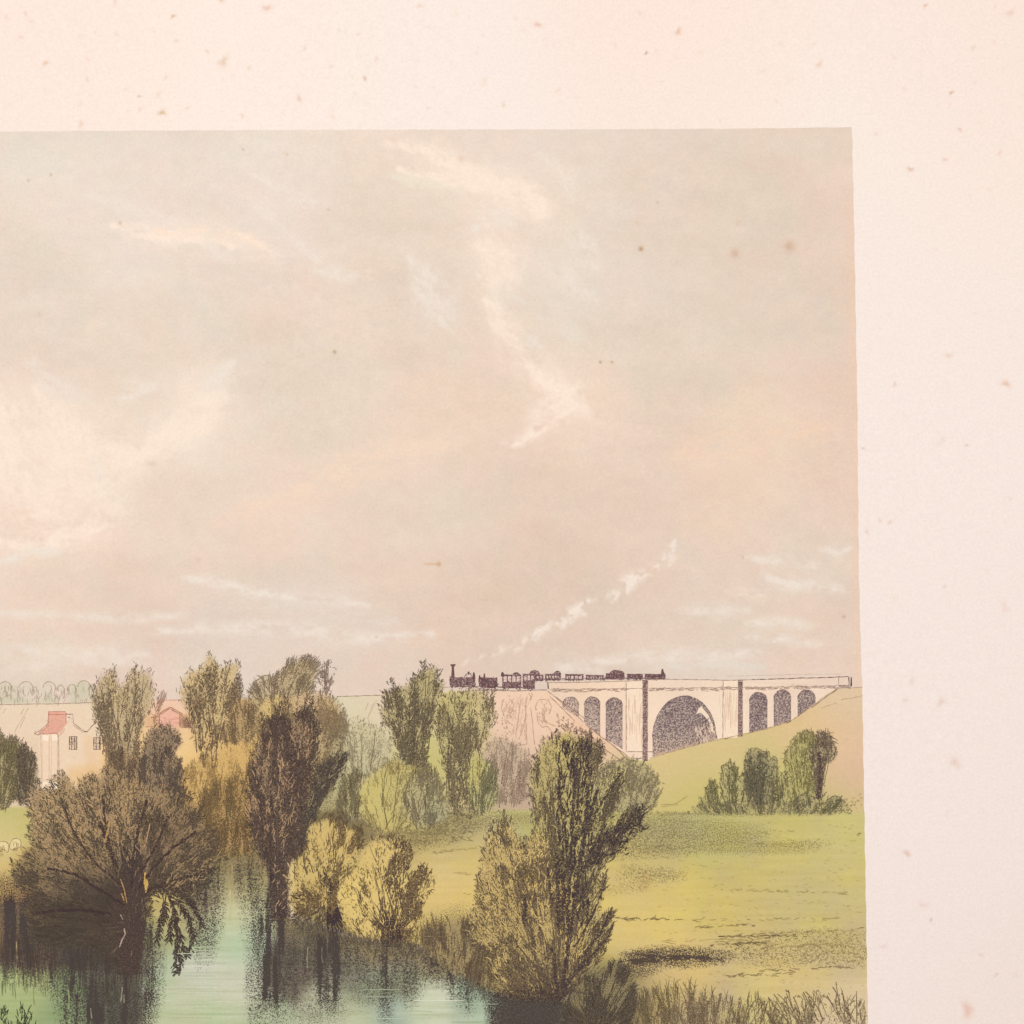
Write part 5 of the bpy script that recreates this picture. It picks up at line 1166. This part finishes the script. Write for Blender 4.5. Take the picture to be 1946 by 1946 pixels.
W6 = [(226,1840),(200,1800),(150,1800),(110,1790),(70,1780),(50,1740),(56,1700),(40,1680),(24,1664),(30,1640),(44,1626),(62,1610),(54,1580),(58,1550),(50,1520),(52,1494),(70,1490),(90,1500),(104,1490),(112,1466),(124,1462),(132,1480),(140,1500),(156,1480),(168,1476),(182,1474),(200,1470),(226,1480),(250,1470),(280,1480),(310,1500),(340,1500),(356,1520),(384,1532),(392,1560),(412,1590),(424,1620),(412,1650),(390,1668),(384,1690),(372,1710),(330,1700),(300,1690),(284,1700),(278,1760),(268,1800),(264,1840)]
lobe(p, W6, [(250,1760),(235,1770),(262,1750)], (182,148,104), .40, 1300, 9, 1.8, 30, (74,62,54), br=b, bw=2.2, dtone=(.6,1), spread=.45, light=1100, lw=1.6, amp=4, lc=1.07, edge=2.0,
     dark=lambda x, y: .42 + .8 * np.clip((y - 1630) / 90, 0, 1) + .8 * np.clip((y - 1690) / 60, 0, 1) + .55 * np.clip((x - 190) / 90, 0, 1) + .6 * np.exp(-((x - 212) / 46) ** 2 - ((y - 1745) / 70) ** 2),
     tint=[(120,1560,60,(186,154,112),.7),(160,1620,50,(180,144,96),.6),(330,1600,50,(122,98,76),.6),(240,1720,50,(96,78,66),.8),(120,1760,60,(84,72,60),.9),(190,1740,50,(80,66,58),.9),(60,1650,26,(140,118,80),.6)], tufts=(130,38,10), plume=13, pa=2.0, gray=.14)
W7 = [(286,1690),(300,1672),(330,1690),(352,1710),(372,1732),(386,1756),(384,1780),(376,1806),(360,1820),(346,1846),(340,1856),(330,1850),(334,1810),(328,1790),(316,1780),(306,1800),(298,1806),(292,1790),(300,1750),(306,1720),(296,1700)]
dr = part("drooping_branch", "leafy branch drooping over the water", p, cells=False)
def d(b=b, p=p, dr=dr):
    I = (66, 50, 50)
    flat(b, [(214,1700),(232,1640),(226,1600),(238,1610),(252,1640),(256,1600),(268,1610),(272,1650),(276,1690),(280,1700),(276,1745),(278,1752),(272,1790),(264,1830),(262,1852),(222,1852),(224,1800),(214,1750)], (110,90,76), .86, (72,58,54), z=Z_INK + 66e-6)
    for q, wd in (([(240,1700),(222,1650),(204,1600),(190,1560)],8),([(250,1690),(252,1640),(262,1580),(280,1520)],7),([(236,1720),(190,1690),(140,1660),(90,1650)],6),([(230,1740),(170,1730),(100,1730),(60,1738)],7),([(262,1690),(290,1650),(330,1610),(372,1580)],6),([(268,1660),(300,1600),(320,1550)],5),([(276,1700),(284,1690),(300,1684),(318,1690)],6),([(228,1680),(180,1640),(140,1580),(120,1530)],5),([(215,1640),(200,1560),(196,1510)],5),([(300,1684),(340,1670),(380,1660)],4)):
        line(b, q, wd, .93, I, jit=1.4, cull=False, z0=Z_INK + 62e-6)
    # pale gleams on the trunk and between the stems
    for q, wd, c in (([(229,1670),(236,1688),(241,1716)],2.6,(190,150,96)),([(231,1698),(236,1712)],3,(196,156,96)),([(229,1738),(234,1748)],2.4,(190,164,140)),([(236,1764),(238,1776),(232,1786),(227,1800)],3,(196,170,150)),([(276,1658),(274,1680)],3,(222,178,100)),([(285,1565),(278,1600),(274,1610)],3,(190,152,116)),([(210,1560),(200,1600)],5,(186,150,100)),([(310,1490),(300,1520),(292,1536)],2.6,(190,150,112)),([(362,1570),(350,1584)],2,(190,160,130)),([(148,1528),(158,1546)],3,(200,160,120))):
        line(p, q, wd, .1, BR, z0=Z_INK + 130e-6); p.w[-1][:, :3] = lin(c)
    hole = [(273,1668),(278,1664),(282,1680),(278,1696),(276,1698)]
    flat(p, hole, (216,176,98), .1, BR, z=Z_INK + 72e-6)
    # drooping spray
    for q in ([(280,1690),(300,1682),(316,1694),(330,1720),(338,1760),(338,1800),(334,1840)],[(312,1690),(340,1716),(360,1750),(366,1780),(362,1806)],[(316,1694),(312,1730),(304,1760),(298,1790)],[(330,1720),(324,1760),(322,1790)],[(320,1690),(350,1700),(372,1730),(384,1762)],[(338,1760),(348,1800),(356,1816)],[(340,1800),(344,1830),(336,1850)],[(308,1700),(316,1730),(310,1750)]):
        Q = np.asarray(q, float); line(dr, Q, 2.6, .95, I, cull=False, z0=Z_INK + 10e-6)
        dd = np.concatenate([[0], np.cumsum(np.hypot(*np.diff(Q, axis=0).T))])
        m = int(dd[-1] / 1.9); s = rng.uniform(.25 * dd[-1], dd[-1], m)
        x = np.interp(s, dd, Q[:, 0]); y = np.interp(s, dd, Q[:, 1])
        s2 = np.minimum(s + 4, dd[-1]); a = np.arctan2(np.interp(s2, dd, Q[:, 1]) - y + .01, np.interp(s2, dd, Q[:, 0]) - x)
        sd = rng.choice([-1, 1], m)
        strokes(dr, curl(x, y, a + sd * rng.uniform(.3, .9, m), rng.uniform(7, 15, m), -sd * rng.uniform(0, .7, m)), rng.uniform(2, 3.2, m), .95, I, cull=False)
    n = 240; x = rng.uniform(282, 400, n); y = np.interp(x, [282,340,400], [1676,1686,1660]) + rng.normal(0, 14, n)
    strokes(p, curl(x, y, rng.normal(.5, .6, n), rng.uniform(8, 16, n), rng.normal(.3, .6, n)), 2.2, .95, (70,56,52))
later(d)
# ------------------------------------------------------------------ foxing on the printed area, then assembly
for x, y, r, c, a in ((1218,473,5,(176,128,84),.9),(1397,482,10,(208,170,142),.75),(1500,468,12,(206,168,140),.75),(1403,424,7,(222,190,164),.5),(1210,424,7,(224,198,168),.5),(834,1072,5,(200,150,112),.8),(1250,385,3,(200,170,140),.7),(290,881,7,(220,190,160),.6),
                      (377,1064,6,(220,190,164),.5),(876,301,8,(222,190,166),.5),(748,266,7,(226,196,172),.5),(1141,688,3,(150,130,90),.8),(1163,688,3,(160,140,100),.7),(636,669,4,(150,130,90),.7),(228,424,4,(190,160,130),.6),(97,332,3,(190,160,130),.7),(54,343,3,(190,160,130),.6),(75,597,5,(220,190,160),.6),
                      (462,284,3,(180,150,130),.5),(545,292,4,(214,184,150),.6),(1224,1680,16,(186,150,98),.5),(1230,1664,9,(190,156,100),.4),(715,1211,3,(190,160,140),.5),(1604,1172,4,(180,140,110),.6),(1412,1060,3,(200,160,130),.5),(624,398,3,(196,160,140),.5)):
    g = np.exp(-((GX - x) ** 2 + (GY - y) ** 2) / (2 * (r * .62) ** 2)) * a
    WASH += (np.array(c, float) - WASH) * (g * .75)[..., None]
cloud([(806,1072),(820,1072),(834,1072)], 3, (214,172,136), .5, .3)

gm = np.clip((GY - 1325) / 25, 0, 1) * .03
WASH += ((WASH @ np.array((.3, .59, .11)))[..., None] * np.array((1.04, 1.0, .92)) - WASH) * gm[..., None]
for fn in LATER: fn()

litho = bpy.data.objects.new("lithograph_print", None)
sc.collection.objects.link(litho)
litho['label'] = "foxed old lithograph with cream margins showing river willows and a train on a viaduct"
litho['category'] = "print"

# the printed area is one continuous sheet of small cells, shared out among the parts
cx, cy = GX[:-1, :-1] + ST / 2, GY[:-1, :-1] + ST / 2
lab = LABEL[:-1, :-1].copy()
lab[(cx > edge_x(cy) + ST * .5) | (cy < edge_y(cx) - ST * .5)] = 0
VX = np.minimum(GX, edge_x(GY)); VY = np.maximum(GY, edge_y(GX))
vid = np.arange(NY * NX).reshape(NY, NX)
quads = np.stack([vid[:-1, :-1], vid[1:, :-1], vid[1:, 1:], vid[:-1, 1:]], 2)
fx, fy, fw, ft, fi = VX.ravel(), VY.ravel(), WASH.reshape(-1, 3), TONE.ravel(), INKF.reshape(-1, 3)
for p in BYID[1:]:
    q = quads[lab == p.id]
    if not len(q): continue
    u, inv = np.unique(q.ravel(), return_inverse=True)
    p.add(fx[u], fy[u], np.full(len(u), Z_CELL), fw[u], ft[u], fi[u], inv.reshape(-1, 4))

# the paper: margins with their foxing
paper = Part("paper_sheet", "cream wove paper margin speckled with brown foxing")
gx, gy = np.meshgrid(np.arange(-500, 2381, 12.0), np.arange(-420, 2400, 12.0))
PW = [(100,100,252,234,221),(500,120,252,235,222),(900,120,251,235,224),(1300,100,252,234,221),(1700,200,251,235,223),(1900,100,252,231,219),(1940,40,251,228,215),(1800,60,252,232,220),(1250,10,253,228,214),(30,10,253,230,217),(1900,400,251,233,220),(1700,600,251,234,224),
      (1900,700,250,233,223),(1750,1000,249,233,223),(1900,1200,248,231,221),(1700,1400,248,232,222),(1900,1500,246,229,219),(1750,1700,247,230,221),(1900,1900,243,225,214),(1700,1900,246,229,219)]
pc = rbf(PW, 130, gx.ravel(), gy.ravel())  # paper toning, with light falloff towards the lower right painted into the colour
ny, nx = gx.shape
vi = np.arange(nx * ny).reshape(ny, nx)
qq = np.stack([vi[:-1, :-1], vi[1:, :-1], vi[1:, 1:], vi[:-1, 1:]], 2).reshape(-1, 4)
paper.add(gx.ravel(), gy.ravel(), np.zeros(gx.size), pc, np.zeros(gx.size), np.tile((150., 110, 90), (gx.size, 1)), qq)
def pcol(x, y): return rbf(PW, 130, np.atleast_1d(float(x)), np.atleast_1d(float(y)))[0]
spots = [(308,214,6,(206,160,112),.85),(424,117,9,(220,178,150),.7),(507,15,7,(226,168,146),.7),(87,120,5,(224,176,136),.8),(568,187,5,(226,176,152),.8),(329,31,4,(206,156,116),.8),(154,236,6,(232,190,160),.7),(142,240,7,(240,196,176),.6),(1022,47,6,(224,176,146),.8),(1032,62,4,(220,176,146),.7),
         (1289,60,6,(218,170,136),.8),(1228,101,3,(170,120,100),.8),(1557,122,6,(228,178,156),.7),(1730,322,5,(214,166,140),.8),(1808,176,4,(210,160,124),.9),(1809,189,3,(224,180,150),.8),(1824,246,4,(220,170,150),.7),(1900,290,5,(232,190,172),.6),(1796,303,4,(226,180,160),.7),(1759,10,4,(220,172,146),.8),
         (1920,25,7,(226,186,158),.6),(1850,90,5,(226,190,160),.5),(1912,729,7,(222,172,140),.8),(1700,731,4,(220,180,160),.7),(1803,676,6,(228,188,166),.6),(1691,992,4,(226,180,156),.7),(1672,990,4,(232,190,166),.6),(1647,1011,4,(222,184,164),.7),(1910,1155,8,(236,200,184),.6),(1789,1334,7,(222,180,160),.6),(1733,1295,6,(232,196,180),.6),
         (1721,1331,4,(226,186,170),.6),(1815,1449,9,(226,186,166),.65),(1724,1622,6,(216,166,146),.8),(1839,1919,12,(226,172,150),.8),(1754,1720,9,(232,198,184),.5),(1769,1748,3,(196,150,130),.7),(1678,1799,6,(226,192,178),.5),(1893,1852,4,(216,180,164),.6),(1865,1815,4,(220,180,164),.6),(1837,846,3,(212,176,160),.7),(1795,1115,3,(216,180,164),.6),
         (1640,852,3,(214,176,150),.7),(1636,1260,3,(200,150,120),.7),(1790,838,7,(236,206,190),.5),(1450,135,6,(238,204,184),.5),(1060,172,5,(232,198,170),.5),(957,199,5,(226,196,164),.6),(920,155,8,(238,210,186),.5),(693,148,4,(206,160,140),.8),(715,112,4,(226,190,166),.6),(797,11,5,(232,190,166),.6),(420,0,5,(220,176,150),.7),
         (265,183,3,(196,150,120),.7),(222,66,4,(234,200,176),.6),(49,26,4,(226,186,160),.6),(60,41,4,(232,194,168),.5),(40,71,4,(240,190,170),.6),(394,98,4,(230,184,164),.6),(335,78,4,(222,186,160),.6),(320,17,4,(226,190,164),.6),(166,151,4,(226,190,170),.6),(473,130,4,(232,194,166),.6),(579,92,3,(222,186,150),.6),(460,219,4,(232,190,164),.6)]
r2 = np.random.default_rng(5)
for _ in range(210):
    if r2.random() < .78: x, y = r2.uniform(-200, 1946), r2.uniform(-120, 240)
    else: x, y = r2.uniform(1650, 2100), r2.uniform(0, 1946)
    a = r2.uniform(.15, .45) * (1 if x < 700 else .7)
    spots.append((x, y, r2.uniform(2, 5.5), (230 + r2.normal(0, 6), 184 + r2.normal(0, 8), 158 + r2.normal(0, 8)), a))
done = []
for x, y, r, c, a in spots:
    if y > edge_y(x) - r * 1.6 and x < edge_x(y) + r * 1.6: continue
    if any((x - u) ** 2 + (y - v_) ** 2 < (2.2 * (r + s_)) ** 2 for u, v_, s_ in done): continue
    done.append((x, y, r))
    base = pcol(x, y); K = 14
    th = np.linspace(0, 2 * math.pi, K, endpoint=False)
    lob = 1 + .28 * np.sin(th * 2 + r2.uniform(0, 6)) + .18 * np.sin(th * 3 + r2.uniform(0, 6))
    rad = np.array([.3, .6, .9, 1.3, 1.9]); fall = np.array([.95, .72, .42, .15, 0.0])
    rx = np.concatenate([[x], (x + rad[:, None] * r * (lob * np.cos(th))[None]).ravel()])
    ry = np.concatenate([[y], (y + rad[:, None] * r * (lob * np.sin(th))[None]).ravel()])
    al = np.concatenate([[1], np.repeat(fall, K)]) * a * .62
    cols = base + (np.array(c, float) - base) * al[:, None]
    i = np.arange(K); j = (i + 1) % K
    paper.add(rx, ry, np.full(len(rx), 8e-6), cols, np.zeros(len(rx)), np.tile((150., 110, 90), (len(rx), 1)), np.stack([np.zeros(K, int), 1 + i, 1 + j], 1))
    q = np.concatenate([np.stack([1 + k * K + i, 1 + (k + 1) * K + i, 1 + (k + 1) * K + j, 1 + k * K + j], 1) for k in range(4)])
    paper.f.append(q + paper.n - len(rx))
paper.build(litho)

for p in PARTS:
    if not p.v: continue
    p.build(p.parent.obj if p.parent else litho)

# the table the sheet lies on
me = bpy.data.meshes.new("table_top")
me.from_pydata([(-1.2, -1, -.0012), (1.2, -1, -.0012), (1.2, 1, -.0012), (-1.2, 1, -.0012), (-1.2, -1, -.03), (1.2, -1, -.03), (1.2, 1, -.03), (-1.2, 1, -.03)], [], [(0, 1, 2, 3), (7, 6, 5, 4), (0, 4, 5, 1), (1, 5, 6, 2), (2, 6, 7, 3), (3, 7, 4, 0)])
tm = bpy.data.materials.new("pale_table"); tm.use_nodes = True
tm.node_tree.nodes["Principled BSDF"].inputs["Base Color"].default_value = (.55, .5, .45, 1)
me.materials.append(tm)
to = bpy.data.objects.new("table_top", me); sc.collection.objects.link(to); to['kind'] = "structure"
